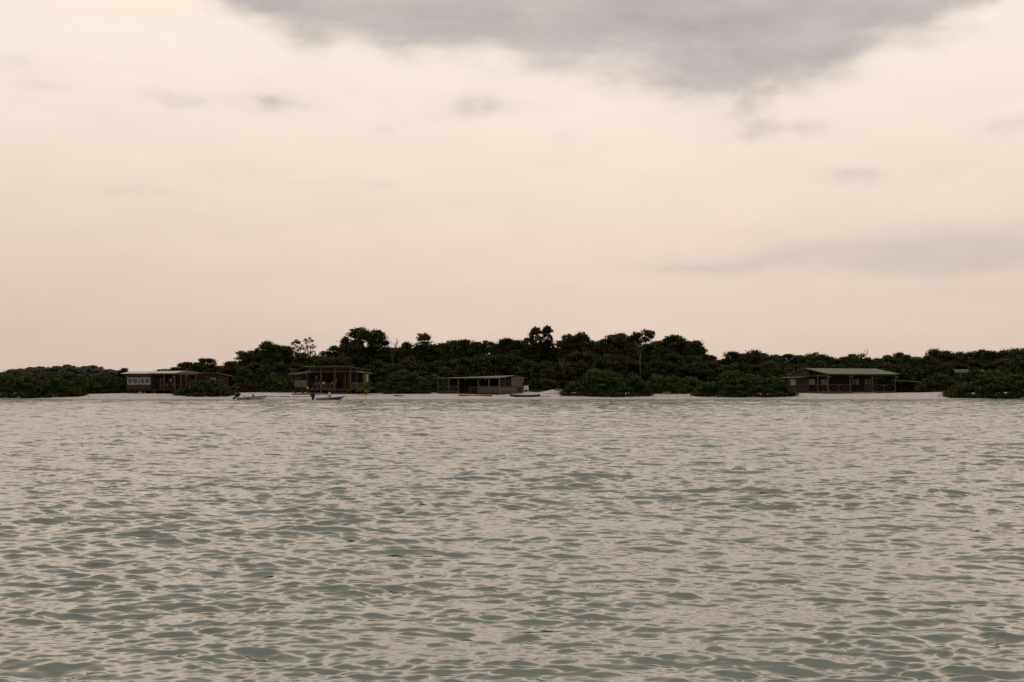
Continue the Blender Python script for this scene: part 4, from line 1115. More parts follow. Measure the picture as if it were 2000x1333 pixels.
def far_house():
    Y = 237; x = wx(1866, Y); z0 = 1.0; s = F / Y
    t = thing('house', 'distant house with dark grey-green pitched roof sunk in bushes at right', 'house', (x, Y, z0), R(-8))
    Z = lambda py: wz(py, Y) - z0
    W = 57 / s; D = 4
    MB().box(.1, W - .1, .5, D - .5, -.3, Z(729)).build('wall', MAT['plank_brown'], t)
    m = MB(); corr_sheet(m, (0, 0, Z(729.5)), (W, 0, 0), (0, D / 2, Z(721.5) - Z(729.5)), 22, .02, 1); corr_sheet(m, (0, D / 2, Z(721.5)), (W, 0, 0), (0, D / 2, Z(729.5) - Z(721.5)), 22, .02, 1)
    m.build('roof', MAT['roof_dark'], t)
    MB().prism([(.0, Z(729.5)), (D, Z(729.5)), (D / 2, Z(722.2))], W - .12, W - .05, 'YZ').build('gable', MAT['plank_red'], t)
    window(t, 1.2, 2.2, Z(742), Z(733), .5, 'glass', 'pvc')
far_house()

# ------------------------------------------------------------------ boats
def hull(L, B, H, mat, deckmat, parent, rocker=.32, rim=.06, flare=.25):
    """open hull, bow towards +x; returns nothing, makes hull, gunwale, inner floor"""
    nu, nv = 26, 12
    def half_b(u): return B / 2 * (1 - max(0, (u - .45) / .55) ** 2.3) + .012
    def keel(u): return .0 + (H * .85) * max(0, (u - .72) / .28) ** 2.4
    def shr(u): return H * (.80 + rocker * u ** 1.6)
    def pt(u, v, inset=0, lift=0):
        # v 0..1 port sheer -> keel -> starboard sheer
        w = (v - .5) * 2; s_ = 1 if w >= 0 else -1; w = abs(w)
        hb = half_b(u) - inset
        hb = max(.004, hb); k = keel(u) + lift; z = k + (shr(u) - k) * (w ** 2.1)
        y = s_ * hb * (min(1, w ** .62)) * (1 - flare * .4 * (1 - w))
        x = u * L + (.34 * (z / H) * max(0, (u - .6) / .4))
        return (x, y, z)
    m = MB(); m.grid(lambda u, v: pt(u, v), nu, nv * 2, True)
    # transom
    ring = [pt(0, i / (nv * 2)) for i in range(nv * 2 + 1)]; m.add(ring, [tuple(range(len(ring)))])
    h = m.build('hull', mat, parent)
    m = MB(); m.grid(lambda u, v: pt(u * .985, v, .035, .12), nu, nv * 2, True); m.build('inner_hull', deckmat, parent)
    for s_ in (0, 1):
        m = MB(); m.tube([pt(u / 20, s_) for u in range(21)], rim / 2, 6); m.build('gunwale', deckmat, parent)
    return pt, shr, keel, half_b

def outboard(parent, x, z, tilt, mark='palemark'):
    """black outboard motor with cowl, leg, cavitation plate and propeller, clamped to the transom"""
    M = Matrix.Translation((x, 0, z)) @ Matrix.Rotation(tilt, 4, 'Y')
    def tr(mb): mb.v = [tuple(M @ Vector(v)) for v in mb.v]; return mb
    c = MB()
    prof_ = [(.20, .13, -.04), (.28, .18, .03), (.34, .22, .20), (.33, .22, .40), (.27, .18, .54), (.15, .11, .61)]
    seg = 16; vs = []
    for rx, ry, zz in prof_:
        for k in range(seg):
            t = 2 * math.pi * k / seg; cx, sy = math.cos(t), math.sin(t)
            vs.append((-.22 + rx * math.copysign(abs(cx) ** .75, cx) - zz * .06, ry * math.copysign(abs(sy) ** .75, sy), zz + .1))
    fs = [(i * seg + k, i * seg + (k + 1) % seg, (i + 1) * seg + (k + 1) % seg, (i + 1) * seg + k) for i in range(len(prof_) - 1) for k in range(seg)]
    fs += [tuple(range(seg))[::-1], tuple((len(prof_) - 1) * seg + k for k in range(seg))]
    c.add(vs, fs, True)
    mot = tr(c).build('outboard_motor', MAT['black'], parent)
    l = MB(); l.prism([(-.42, .12), (-.06, .12), (-.08, -.10), (-.12, -.35), (-.15, -.58), (-.33, -.58), (-.36, -.3)], -.055, .055)
    l.box(-.46, -.08, -.09, .09, -.375, -.355); l.prism([(-.34, -.42), (-.16, -.42), (-.22, -.72), (-.26, -.72)], -.012, .012)
    l.tube([(-.42, 0, -.5), (-.36, 0, -.5), (-.2, 0, -.5), (-.10, 0, -.5)], [.03, .055, .06, .015], 8)
    tr(l).build('lower_unit', MAT['black'], mot)
    p = MB()
    for k in range(3):
        t = k * 2.094; p.add([(-.43, .02 * math.cos(t), -.5 + .02 * math.sin(t)), (-.46, .13 * math.cos(t - .35), -.5 + .13 * math.sin(t - .35)), (-.41, .15 * math.cos(t + .2), -.5 + .15 * math.sin(t + .2)), (-.40, .10 * math.cos(t + .6), -.5 + .1 * math.sin(t + .6))], [(0, 1, 2, 3)])
    tr(p).build('propeller', MAT['black'], mot)
    b = MB(); b.box(-.09, .06, -.1, .1, -.12, .10); b.build('clamp_bracket', MAT['roof_tin'], mot)
    bracket = MB()
    for s_ in (-1, 1):
        bracket.box(-.36, -.10, s_ * .205 - .004, s_ * .205 + .004, .40, .455); bracket.box(-.30, -.16, s_ * .205 - .004, s_ * .205 + .004, .34, .365)
    tr(bracket).build('cowl_stripe', MAT[mark], mot)
    for o in mot.children:
        if o.name.startswith('clamp'): o.location = (x, 0, z)

def boat_white():
    Y = 203.6; s = F / Y; x0 = wx(464, Y)
    t = thing('motorboat', 'pale grey open motorboat with tilted-up black outboard moored off the beach', 'boat', (x0, Y, -.10), R(-6))
    L = (519 - 464) / s; pt, shr, keel, hb = hull(L, 1.55, .50, MAT['hullgrey'], MAT['hullgrey'], t, rocker=.62, rim=.05)
    m = MB(); m.tube([(pt(u / 20, 0)[0], pt(u / 20, 0)[1] - .004, pt(u / 20, 0)[2] - .05) for u in range(20)], .022, 5); m.build('rub_rail', MAT['trimblue'], t)
    outboard(t, .0, .42, R(46))
    # thwarts, console with wheel, seat
    MB().box(.9, 1.15, -.62, .62, .36, .40).build('thwart', MAT['hullgrey'], t)
    sx = (480 - 464) / s
    MB().box(sx - .16, sx + .16, -.25, .25, .40, .46).box(sx - .16, sx - .12, -.25, .25, .462, .74).build('helm_seat', MAT['curtain'], t)
    cx = (496 - 464) / s
    c = MB().prism([(cx - .14, .2), (cx + .14, .2), (cx + .10, .74), (cx - .10, .80)], -.2, .2).build('console', MAT['black'], t)
    w = MB(); ring = [(cx - .16 + .03 * math.sin(k * .6283), .16 * math.cos(k * .6283), .84 + .16 * math.sin(k * .6283)) for k in range(11)]
    w.tube(ring, .018, 6, False); w.tube([(cx - .16, -.15, .84), (cx - .16, .15, .84)], .012, 5); w.build('steering_wheel', MAT['black'], c)
    w = MB(); w.tube([(cx + .1, .0, .74), (cx + .22, 0, .98)], .02, 6); w.tube([(cx + .22, 0, .96), (cx + .24, 0, 1.06)], .04, 6); w.build('throttle', MAT['black'], c)
    MB().box(cx + .3, cx + .62, -.2, .2, .42, .58).build('cool_box', MAT['curtain'], t)
    # markings on the near side
    def strip(name, u0, u1, za, zb, mat, n=1):
        m = MB()
        for i in range(n):
            ua = u0 + (u1 - u0) * i / n; ub = u0 + (u1 - u0) * (i + .78 if n > 1 else i + 1) / n
            def P(u, f):
                k = keel(u); z = za + (zb - za) * f; w_ = max(0, (z - k) / (shr(u) - k)) ** (1 / 2.1)
                p = pt(u, .5 - w_ / 2); return (p[0], p[1] - .012, p[2])
            m.grid(lambda a_, b_: P(ua + (ub - ua) * a_, b_), 3, 2)
        m.build(name, MAT[mat], t)
    strip('red_lettering', .06, .18, .17, .30, 'redmark', 4)
    strip('blue_lettering', .37, .53, .21, .34, 'bluemark', 6)
    strip('registration_marks', .68, .86, .42, .48, 'trimblue', 7)
    m = MB(); m.tube([(L + .3, 0, .75), (L + .5, .1, .2), (L + .55, .2, -.2)], .012, 5); m.build('mooring_line', MAT['timber_grey'], t)
boat_white()

BOAT2 = {}
def boat_blue():
    Y = 203.2; s = F / Y; x0 = wx(618.5, Y)
    t = thing('motorboat', 'blue-hulled white-decked motorboat with upright black outboard moored off the beach', 'boat', (x0, Y, -.12), R(4))
    L = (668 - 618.5) / s; pt, shr, keel, hb = hull(L, 1.5, .52, MAT['blue'], MAT['white'], t, rocker=.42, rim=.05, flare=.5)
    # white upper strake, both sides
    m = MB()
    def P(u, f, sd):
        k = keel(u); z = shr(u) - .02 - .17 * (1 - u * .55) * (1 - f); w_ = max(0, (z - k) / (shr(u) - k)) ** (1 / 2.1)
        p = pt(u, .5 + sd * w_ / 2); return (p[0], p[1] + sd * .012, p[2])
    for sd in (-1, 1): m.grid(lambda a_, b_: P(a_, b_, sd), 24, 3, True)
    m.build('white_strake', MAT['white'], t)
    MB().box(-.02, -.003, -.5, .5, .12, .46).build('transom', MAT['curtain'], t)
    MB().box(-.34, -.022, -.22, .22, .24, .32).build('motor_bracket', MAT['curtain'], t)
    outboard(t, -.30, .42, R(0))
    cx = (640 - 618.5) / s
    MB().grid(lambda u, v: (.62 * L + .37 * L * u, (v - .5) * 2 * max(.02, hb(.62 + .37 * u) - .05), shr(.62 + .37 * u) - .03 + .03 * math.sin(v * math.pi)), 10, 6, True).build('foredeck', MAT['white'], t)
    c = MB().prism([(cx - .16, .12), (cx + .16, .12), (cx + .12, .72), (cx - .12, .80)], -.25, .25).build('console', MAT['white'], t)
    w = MB(); ring = [(cx - .17 + .05 * math.sin(k * .6283), .17 * math.cos(k * .6283), .82 + .16 * math.sin(k * .6283)) for k in range(11)]
    w.tube(ring, .018, 6, False); w.tube([(cx - .17, -.16, .82), (cx - .17, .16, .82)], .012, 5); w.build('steering_wheel', MAT['black'], c)
    MB().box(cx + .04, cx + .08, -.2, .2, .79, .92).build('windscreen', MAT['glass'], c)
    MB().box(cx + .22, cx + .48, -.35, .35, .12, .48).box(cx + .20, cx + .50, -.37, .37, .482, .54).build('helm_seat', MAT['white'], t)
    BOAT2['seat'] = Vector((cx + .34, 0, .54)); BOAT2['root'] = t; BOAT2['cx'] = cx
    m = MB(); m.tube([(L + .05, 0, .7), (L + 1.6, 3, .50), (L + 3.0, 6.4, .52)], .012, 5); m.build('mooring_line', MAT['timber_grey'], t)
boat_blue()

# ------------------------------------------------------------------ people
def remesh(mb, voxel, name, mat, parent):
    me = bpy.data.meshes.new(name); me.from_pydata([tuple(v) for v in mb.v], [], mb.f)
    bm = bmesh.new(); bm.from_mesh(me); bmesh.ops.recalc_face_normals(bm, faces=bm.faces); bm.to_mesh(me); bm.free()
    tmp = link(bpy.data.objects.new('tmp', me))
    md = tmp.modifiers.new('r', 'REMESH'); md.mode = 'VOXEL'; md.voxel_size = voxel; md.use_smooth_shade = True
    sm = tmp.modifiers.new('s', 'SMOOTH'); sm.factor = .5; sm.iterations = 2
    dg = bpy.context.evaluated_depsgraph_get(); me2 = bpy.data.meshes.new_from_object(tmp.evaluated_get(dg))
    bpy.data.objects.remove(tmp); me2.name = name; me2.materials.clear(); me2.materials.append(mat)
    o = link(bpy.data.objects.new(name, me2))
    if parent: o.parent = parent
    return o
def ball(mb, c, rx, ry=None, rz=None, seg=12):
    ry = ry or rx; rz = rz or rx; c = Vector(c); vs = []; fs = []
    n = 8
    for i in range(1, n):
        t = math.pi * i / n
        for k in range(seg): q = 2 * math.pi * k / seg; vs.append((c.x + rx * math.sin(t) * math.cos(q), c.y + ry * math.sin(t) * math.sin(q), c.z + rz * math.cos(t)))
    vs += [(c.x, c.y, c.z + rz), (c.x, c.y, c.z - rz)]; T = len(vs) - 2; Bt = T + 1
    for i in range(n - 2):
        for k in range(seg): fs.append((i * seg + k, (i + 1) * seg + k, (i + 1) * seg + (k + 1) % seg, i * seg + (k + 1) % seg))
    for k in range(seg): fs.append((T, k, (k + 1) % seg)); fs.append((Bt, (n - 2) * seg + (k + 1) % seg, (n - 2) * seg + k))
    mb.add(vs, fs, True)
def limb(mb, pts, rad):
    mb.tube(pts, rad, 10)
    for p, r_ in zip(pts, rad): ball(mb, p, r_ * .98)

def person(loc, rz, label, shirt, pose='sit', arms=None, shorts='shorts_dark', voxel=.014):
    """faces -Y in its own frame; origin below the pelvis at seat/ground level"""
    t = thing('person', label, 'person', loc, rz)
    sit = pose == 'sit'
    pz = .10 if sit else .93
    lean = -.10 if sit else 0
    b = MB()
    pel = Vector((0, 0, pz)); ch = Vector((0, lean * .8, pz + .36)); nk = Vector((0, lean * 1.1, pz + .52)); hd = Vector((0, lean * 1.1 - .03, pz + .68))
    # torso as flattened stack
    for f, w, d in ((0, .165, .115), (.14, .145, .105), (.28, .165, .11), (.40, .185, .115), (.48, .13, .085)):
        ball(b, (0, lean * (.2 + f * 1.9) , pz + f), w, d, .12)
    limb(b, [nk - Vector((0, 0, .04)), hd - Vector((0, 0, .08))], [.062, .055])
    ball(b, hd, .076, .095, .118); ball(b, hd + Vector((0, -.03, -.065)), .052, .06, .05); ball(b, hd + Vector((0, -.098, -.012)), .016, .024, .022)
    for sx in (-1, 1): ball(b, hd + Vector((sx * .078, .005, -.01)), .012, .024, .034)
    hips = [Vector((sx * .095, 0, pz - .02)) for sx in (-1, 1)]
    legs = []
    for i, sx in enumerate((-1, 1)):
        if sit: k = Vector((sx * .13, -.44, pz + .0)); a_ = Vector((sx * .13, -.46, pz - .43))
        else: k = Vector((sx * .11, -.02 - .05 * i, pz - .43)); a_ = Vector((sx * .12, .03, pz - .85))
        limb(b, [hips[i], hips[i].lerp(k, .5), k, k.lerp(a_, .35), a_], [.088, .078, .056, .058, .038])
        limb(b, [a_ + Vector((0, .03, -.04)), a_ + Vector((0, -.08, -.055)), a_ + Vector((0, -.17, -.065))], [.035, .036, .025])
        legs.append((hips[i], k, a_))
    arms = arms or [((-.30, -.05, -.22), (-.22, -.30, -.24)), ((.30, -.05, -.22), (.22, -.30, -.24))]
    sh = [Vector((sx * .185, lean, pz + .46)) for sx in (-1, 1)]
    al = []
    for i, sx in enumerate((-1, 1)):
        e = Vector((0, lean, pz + .46)) + Vector(arms[i][0]); h_ = Vector((0, lean, pz + .46)) + Vector(arms[i][1])
        limb(b, [sh[i], sh[i].lerp(e, .5), e, e.lerp(h_, .35), h_], [.056, .046, .038, .038, .026])
        d = (h_ - e).normalized(); side = d.cross(Vector((0, 0, 1)))
        side = side.normalized() if side.length > .1 else Vector((1, 0, 0)); dn = side.cross(d).normalized()
        if dn.z > 0: dn = -dn
        pc = h_ + d * .05
        for q in (-.028, -.009, .010, .028): limb(b, [h_ + side * q * .6, h_ + d * .085 + side * q], [.016, .014])
        for q, ln in ((-.030, .055), (-.010, .075), (.011, .07), (.030, .055)):
            p0 = h_ + d * .085 + side * q; p1 = p0 + d * ln * .55 + dn * .012; p2 = p1 + d * ln * .35 + dn * .03
            limb(b, [p0, p1, p2], [.0105, .0095, .0085])
        p0 = h_ + d * .03 + side * (-sx) * .025; limb(b, [p0, p0 + d * .035 - side * sx * .03 + dn * .01, p0 + d * .065 - side * sx * .03 + dn * .025], [.013, .011, .009])
        al.append((sh[i], e, h_))
    remesh(b, .011 if voxel < .014 else .012, 'body', MAT['skin'], t)
    c = MB()
    for f, w, d in ((.02, .178, .130), (.14, .162, .122), (.28, .180, .126), (.40, .196, .130), (.465, .15, .10)):
        ball(c, (0, lean * (.2 + f * 1.9), pz + f), w, d, .115)
    for s_, e, h_ in al: limb(c, [s_, s_.lerp(e, .75)], [.072, .062])
    remesh(c, .016, 'shirt', MAT[shirt], t)
    c = MB()
    ball(c, (0, 0, pz), .185, .135, .13)
    for s_, k, a_ in legs: limb(c, [s_, s_.lerp(k, .5), s_.lerp(k, .85)], [.104, .095, .085])
    remesh(c, .016, 'shorts', MAT[shorts], t)
    c = MB(); ball(c, hd + Vector((0, .018, .028)), .086, .098, .108)
    o = remesh(c, .014, 'hair', MAT['hair'], t)
    return t

SEATH = .44
for key, p, rz in PEOPLE_SPOTS:
    if key in ('teal', 'blue', 'white', 'pink', 'dark'):
        face = {'teal': 2.6, 'blue': -.4, 'white': 1.2, 'pink': -1.0, 'dark': -1.3}[key]
        lab = {'teal': 'person in teal top seated at the left end of the veranda railing', 'blue': 'person in blue shirt seated low behind the veranda railing',
               'white': 'person in white shirt seated facing right behind the veranda railing', 'pink': 'person in pale pink top seated beside the middle veranda post',
               'dark': 'person in dark shirt seated at the right of the veranda opening'}[key]
        sh_ = {'teal': 'shirt_teal', 'blue': 'shirt_blue', 'white': 'shirt_white', 'pink': 'shirt_pink', 'dark': 'shorts_dark'}[key]
        ch_ = {'teal': 'plain wooden chair under the person in teal', 'blue': 'plain wooden chair under the person in blue', 'white': 'plain wooden chair under the person in white on the veranda',
               'pink': 'plain wooden chair under the person in pink', 'dark': 'plain wooden chair under the person in dark shirt'}[key]
        chair(p, rz + face + math.pi, ch_)
        person(p + Vector((0, 0, .46)), rz + face, lab, sh_)
    else:
        person(p, rz + 2.0, 'person in pale shirt standing inside the veranda behind the middle post', 'shirt_pink', 'stand')

# seated helmsman in the blue boat, arm out with an orange cloth
rt = BOAT2['root']; Mb = Matrix.Translation(rt.location) @ Matrix.Rotation(rt.rotation_euler.z, 4, 'Z')
ps = Mb @ BOAT2['seat']
person(ps, R(-90) + R(4), 'person in white shirt sitting at the helm of the blue boat holding orange cloth', 'shirt_white', 'sit',
       arms=[((-.30, -.16, -.14), (-.24, -.42, -.10)), ((.24, -.10, -.24), (.12, -.40, -.22))], voxel=.012)
def cloth():
    # hand position of the outstretched arm
    M4 = Matrix.Translation(ps) @ Matrix.Rotation(R(-86), 4, 'Z')
    h = M4 @ Vector((-.24, -.10 - .42 - .09, .10 + .46 - .10))
    m = MB()
    m.grid(lambda u, v: (-.14 + .28 * u, .04 * math.sin(u * 9) * (1 - v) + .02 * math.sin(v * 7), .04 - .20 * v * (1 - .3 * u)), 12, 8, True)
    m.grid(lambda u, v: (-.12 + .24 * u, .03 + .04 * math.sin(u * 8 + 1), .03 - .16 * v), 10, 6, True)
    m.v = [(v[0] * .7, v[1] * .7, v[2] * .7) for v in m.v]; o = m.build('cloth', MAT['orange'], None); o.location = h + Vector((-.08, 0, .0))
    tag(o, 'bright orange cloth in the hand of the person in the blue boat', 'cloth')
cloth()

# ------------------------------------------------------------------ things on the beach
def on_sand(px, Y): x = wx(px, Y); return Vector((x, Y, ground_z(x, Y)))
def notice_board():
    p = on_sand(1027.5, 221.5)
    p.z -= .05
    t = thing('notice_board', 'white notice board on two legs on the sand right of the long hut', 'sign', p, R(-8))
    MB().box(-.36, .36, -.03, .0, .45, 1.12).build('board', MAT['white'], t)
    for sx in (-.33, .33): MB().box(sx - .03, sx + .03, .003, .05, -.3, 1.0).build('leg', MAT['white'], t)
    m = MB(); m.box(-.03, .03, -.038, -.033, .72, .95); m.box(-.10, .10, -.038, -.033, .66, .70); m.box(-.06, .06, -.038, -.033, .97, 1.01)
    m.build('symbol', MAT['timber_grey'], t)
notice_board()

def canoe():
    p = on_sand(995.5, 211.2)
    t = thing('canoe', 'long low dark dugout canoe lying on the sand below the notice board', 'canoe', p + Vector((0, 0, -.02)), R(-3))
    L = 4.55; m = MB()
    def fn(u, v):
        w = (v - .5) * 2; hb = .30 * (max(0, math.sin(math.pi * (u * .94 + .03)))) ** .6; k = .16 * abs(2 * u - 1) ** 3
        z = k + (.34 + .12 * abs(2 * u - 1) ** 3 - k) * abs(w) ** 2; y = math.copysign(hb * abs(w) ** .6, w)
        return (u * L, y, z)
    m.grid(fn, 24, 12, True); m.build('hull', MAT['canoe'], t)
    m = MB(); m.grid(lambda u, v: tuple(Vector(fn(.02 + .96 * u, .06 + .88 * v)) + Vector((0, 0, .04))), 24, 12, True); m.build('inner_hull', MAT['driftwood'], t)
    for u in (.3, .65): MB().box(u * L - .1, u * L + .1, -.26, .26, .30, .325).build('thwart', MAT['driftwood'], t)
canoe()

def drift(name, px0, px1, Y, r0, label, cat='driftwood', mat='driftwood', z=.0, bend=.06, branches=0):
    a = on_sand(px0, Y); L = (px1 - px0) / (F / Y); m = MB(); rr = random.Random(int(px0))
    n = 9; pts = [(L * i / (n - 1), rr.uniform(-.08, .08), r0 * .6 + rr.uniform(-.02, bend)) for i in range(n)]
    rad = [r0 * rr.uniform(.75, 1.1) for i in range(n)]; rad[0] *= .7; rad[-1] *= .6
    m.tube(pts, rad, 9)
    for k in range(branches):
        i = rr.randrange(1, n - 1); p = Vector(pts[i]); m.tube([p, p + Vector((rr.uniform(-.4, .4), rr.uniform(-.3, .3), rr.uniform(.15, .5)))], [r0 * .35, r0 * .12], 6)
    o = m.build(name, MAT[mat], None); o.location = (a.x, Y, a.z + z); tag(o, label, cat); return o
drift('driftwood', 895, 914, 212.3, .14, 'short left piece of the grey log line before the long hut')
drift('driftwood', 913, 945, 212.9, .10, 'thin middle piece of the grey log line before the long hut')
drift('driftwood', 939, 962, 211.9, .17, 'thick right piece of the grey log line before the long hut')
drift('driftwood', 769, 780, 211.5, .09, 'black driftwood lump on the sand below the domed bush', mat='canoe', branches=1)
drift('driftwood', 779, 789, 211.7, .07, 'pale driftwood stub beside the black driftwood lump', branches=1)
drift('driftwood', 1053, 1075, 211.2, .05, 'thin grey branch on the sand right of the dugout canoe', branches=3)
drift('driftwood', 1064, 1092, 216.0, .05, 'twiggy grey branch on the low dune', branches=4)
drift('driftwood', 1834, 1846, 218.5, .07, 'dark branch on the sand crest left of the right-edge mangrove', mat='canoe', branches=2)
drift('driftwood', 240, 243, 210, .05, 'tiny dark driftwood scrap on the sand before the white-roofed hut', mat='canoe')

def mound(px, Y, w, h, label, mat='rock'):
    p = on_sand(px, Y); r = random.Random(int(px)); t = thing('rubble_pile', label, 'rubble', p)
    for k in range(9):
        m = MB(); c = Vector((r.uniform(-.8, .8) * w, r.uniform(-.5, .5) * w * .6, 0)); s_ = h * r.uniform(.45, .8) * (1 - abs(c.x) / w * .45)
        ball(m, (0, 0, 0), s_ * r.uniform(1, 1.5), s_, s_ * r.uniform(.8, 1.1), 9)
        vv = [tuple(Vector(v) * r.uniform(.82, 1.12) + c + Vector((0, 0, s_ * .5))) for v in m.v]; m.v = vv; m.smooth = [False] * len(m.f)
        m.build('stone', MAT[mat], t)
mound(1300, 217.2, .75, .42, 'grey rubble pile on the sand, left of two between the mangroves')
mound(1328, 218, .7, .40, 'brownish rubble pile on the sand, right of two between the mangroves', 'driftwood')
mound(1088, 218.5, .6, .26, 'dark stones on the dune beside the widest mangrove')

def shore_bird():
    Y = 206.2; p = on_sand(713, Y); t = thing('bird', 'small dark shorebird standing at the water edge below the young palm', 'bird', p + Vector((0, 0, .0)), R(20)); t.scale = (.95,) * 3
    b = MB()
    limb(b, [(.14, 0, .20), (.06, 0, .23), (-.04, 0, .27), (-.10, 0, .31)], [.012, .05, .055, .03])
    limb(b, [(-.10, 0, .31), (-.14, 0, .37)], [.025, .022]); ball(b, (-.15, 0, .385), .034, .026, .028)
    remesh(b, .006, 'body', MAT['bird'], t)
    m = MB(); m.tube([(-.18, 0, .385), (-.25, 0, .37)], [.009, .003], 5); m.build('beak', MAT['black'], t)
    for s_ in (-.02, .02): MB().tube([(-.0, s_, .23), (.02, s_, .12), (.0, s_, 0)], .006, 5).build('leg', MAT['black'], t)
    for s_ in (-1, 1):
        m = MB(); m.prism([(-.06, .30), (.0, .30), (.17, .20), (.05, .21), (-.04, .24)], s_ * .052, s_ * .058); m.build('wing', MAT['canoe'], t)
shore_bird()

# ------------------------------------------------------------------ world: warm overcast evening sky
def make_world():
    w = bpy.data.worlds.new('World'); sc.world = w; w.use_nodes = True; nt = w.node_tree; N, L = nt.nodes, nt.links
    for n in list(N): N.remove(n)
    out = N.new('ShaderNodeOutputWorld'); bg = N.new('ShaderNodeBackground'); L.new(bg.outputs[0], out.inputs[0])
    def M(op, a, b=None, c=None, clamp=False):
        n = N.new('ShaderNodeMath'); n.operation = op; n.use_clamp = clamp
        for i, v in enumerate((a, b, c)):
            if v is None: continue
            if isinstance(v, (int, float)): n.inputs[i].default_value = v
            else: L.new(v, n.inputs[i])
        return n.outputs[0]
    tc = N.new('ShaderNodeTexCoord'); d = tc.outputs['Generated']
    sp = N.new('ShaderNodeSeparateXYZ'); L.new(d, sp.inputs[0]); X, Y, Z = sp.outputs
    # angles in degrees
    az = M('MULTIPLY', M('ARCTAN2', X, Y), 57.2958); el = M('MULTIPLY', M('ARCSINE', Z), 57.2958)
    cb = N.new('ShaderNodeCombineXYZ'); L.new(az, cb.inputs[0]); L.new(el, cb.inputs[1])
    def noise(scale, stretch, det, rough, loc=0, dist=0):
        mp = N.new('ShaderNodeMapping'); mp.inputs['Scale'].default_value = stretch; mp.inputs['Location'].default_value = (loc, loc * 1.7, loc * .3)
        L.new(cb.outputs[0], mp.inputs[0]); n = N.new('ShaderNodeTexNoise'); n.inputs['Scale'].default_value = scale; n.inputs['Detail'].default_value = det
        n.inputs['Roughness'].default_value = rough; n.inputs['Distortion'].default_value = dist; L.new(mp.outputs[0], n.inputs['Vector']); return n
    # warp the angles so that the cloud outlines are irregular
    wn = noise(.28, (.8, 1.6, 1), 3, .5, 3)
    ws = N.new('ShaderNodeSeparateColor'); L.new(wn.outputs['Color'], ws.inputs[0])
    azw = M('ADD', az, M('MULTIPLY', M('SUBTRACT', ws.outputs[0], .5), 6.0)); elw = M('ADD', el, M('MULTIPLY', M('SUBTRACT', ws.outputs[1], .5), 2.6))
    azh = M('ADD', az, M('MULTIPLY', M('SUBTRACT', ws.outputs[0], .5), 2.0)); elh = M('ADD', el, M('MULTIPLY', M('SUBTRACT', ws.outputs[1], .5), 1.0))
    deg = lambda px: math.degrees(math.atan((px - 1000) / F)); dg = lambda py: math.degrees(math.atan((HZ - py) / F))
    dens = None
    def blob(px, py, rx, ry, k, soft=1.0, noisy=True):
        nonlocal dens
        a, e = deg(px), dg(py); gk = 1.0 if noisy else 1.25; ax, ey = gk * rx / F * 57.3, gk * ry / F * 57.3
        u = M('DIVIDE', M('SUBTRACT', azw if noisy else azh, a), ax); v = M('DIVIDE', M('SUBTRACT', elw if noisy else elh, e), ey)
        q = M('ADD', M('MULTIPLY', u, u), M('MULTIPLY', v, v))
        g = M('MULTIPLY', M('EXPONENT', M('MULTIPLY', q, -soft)), k)
        dens = g if dens is None else M('ADD', dens, g)
    # the big grey cloud along the top
    for b in [(500, -35, 150, 60, .75), (1900, -30, 160, 45, .5), (640, -25, 190, 80, .95), (850, -10, 260, 95, 1.0), (1100, 20, 260, 105, 1.0), (1390, 35, 230, 120, 1.35), (1660, 20, 210, 110, 1.15), (1840, -25, 180, 75, .85), (1430, 150, 110, 40, .22), (1160, 62, 50, 26, -.55), (1240, 90, 40, 16, -.35)]:
        blob(*b)
    main = dens; dens = None
    for b in [(370, 201, 75, 17, .45), (565, 210, 60, 18, .55), (110, 198, 70, 10, .25), (930, 212, 70, 22, .40), (750, 252, 35, 9, .25), (1530, 268, 95, 20, .38),
              (1660, 355, 60, 16, .3), (1770, 358, 60, 13, .22), (1980, 272, 50, 16, .35), (240, 386, 120, 9, .22), (750, 366, 45, 9, .2), (590, 360, 60, 6, .12),
              (1060, 205, 40, 16, .18), (1100, 275, 30, 28, .15), (15, 155, 60, 16, .2), (1470, 215, 90, 40, .2), (850, 240, 60, 10, .2), (1490, 205, 55, 40, .28), (1560, 165, 50, 24, .25)]:
        blob(*b, noisy=False)
    small = dens; dens = None
    for b in [(1740, 514, 380, 32, .44), (1900, 500, 200, 34, .26), (1450, 520, 180, 9, .2), (1750, 455, 300, 12, .10)]:
        blob(*b, noisy=False)
    band = dens
    tex = noise(.8, (.6, 1.3, 1), 4, .52, 8, .2)
    tex2 = noise(.45, (.5, 1.6, 1), 6, .6, 21, .2)
    tex4 = noise(.55, (.45, 1.1, 1), 6, .58, 47, .4)
    t1 = M('SUBTRACT', M('MULTIPLY', tex.outputs['Fac'], 1.6), .8)
    def soft(dn, lo, hi, kn):
        v = M('ADD', dn, M('MULTIPLY', M('MULTIPLY', t1, kn), 1)); mr = N.new('ShaderNodeMapRange'); mr.interpolation_type = 'SMOOTHSTEP'
        mr.inputs[1].default_value = lo; mr.inputs[2].default_value = hi; L.new(v, mr.inputs[0]); return mr.outputs[0]
    mA = soft(main, .16, 1.15, .42)
    def soft2(dn, lo, hi):
        v = M('MULTIPLY', dn, M('MAXIMUM', M('MULTIPLY', M('SUBTRACT', tex3.outputs['Fac'], .22), 3.6), 0.0)); mr = N.new('ShaderNodeMapRange'); mr.interpolation_type = 'SMOOTHSTEP'
        mr.inputs[1].default_value = lo; mr.inputs[2].default_value = hi; L.new(v, mr.inputs[0]); return mr.outputs[0]
    tex3 = noise(.75, (.7, 1.2, 1), 4, .52, 33, .3)
    mB = M('MULTIPLY', soft2(small, .0, .90), .66)
    mC = M('MULTIPLY', soft(band, .02, .55, .12), .42)
    faint = M('MULTIPLY', M('SUBTRACT', tex2.outputs['Fac'], .5), .13)
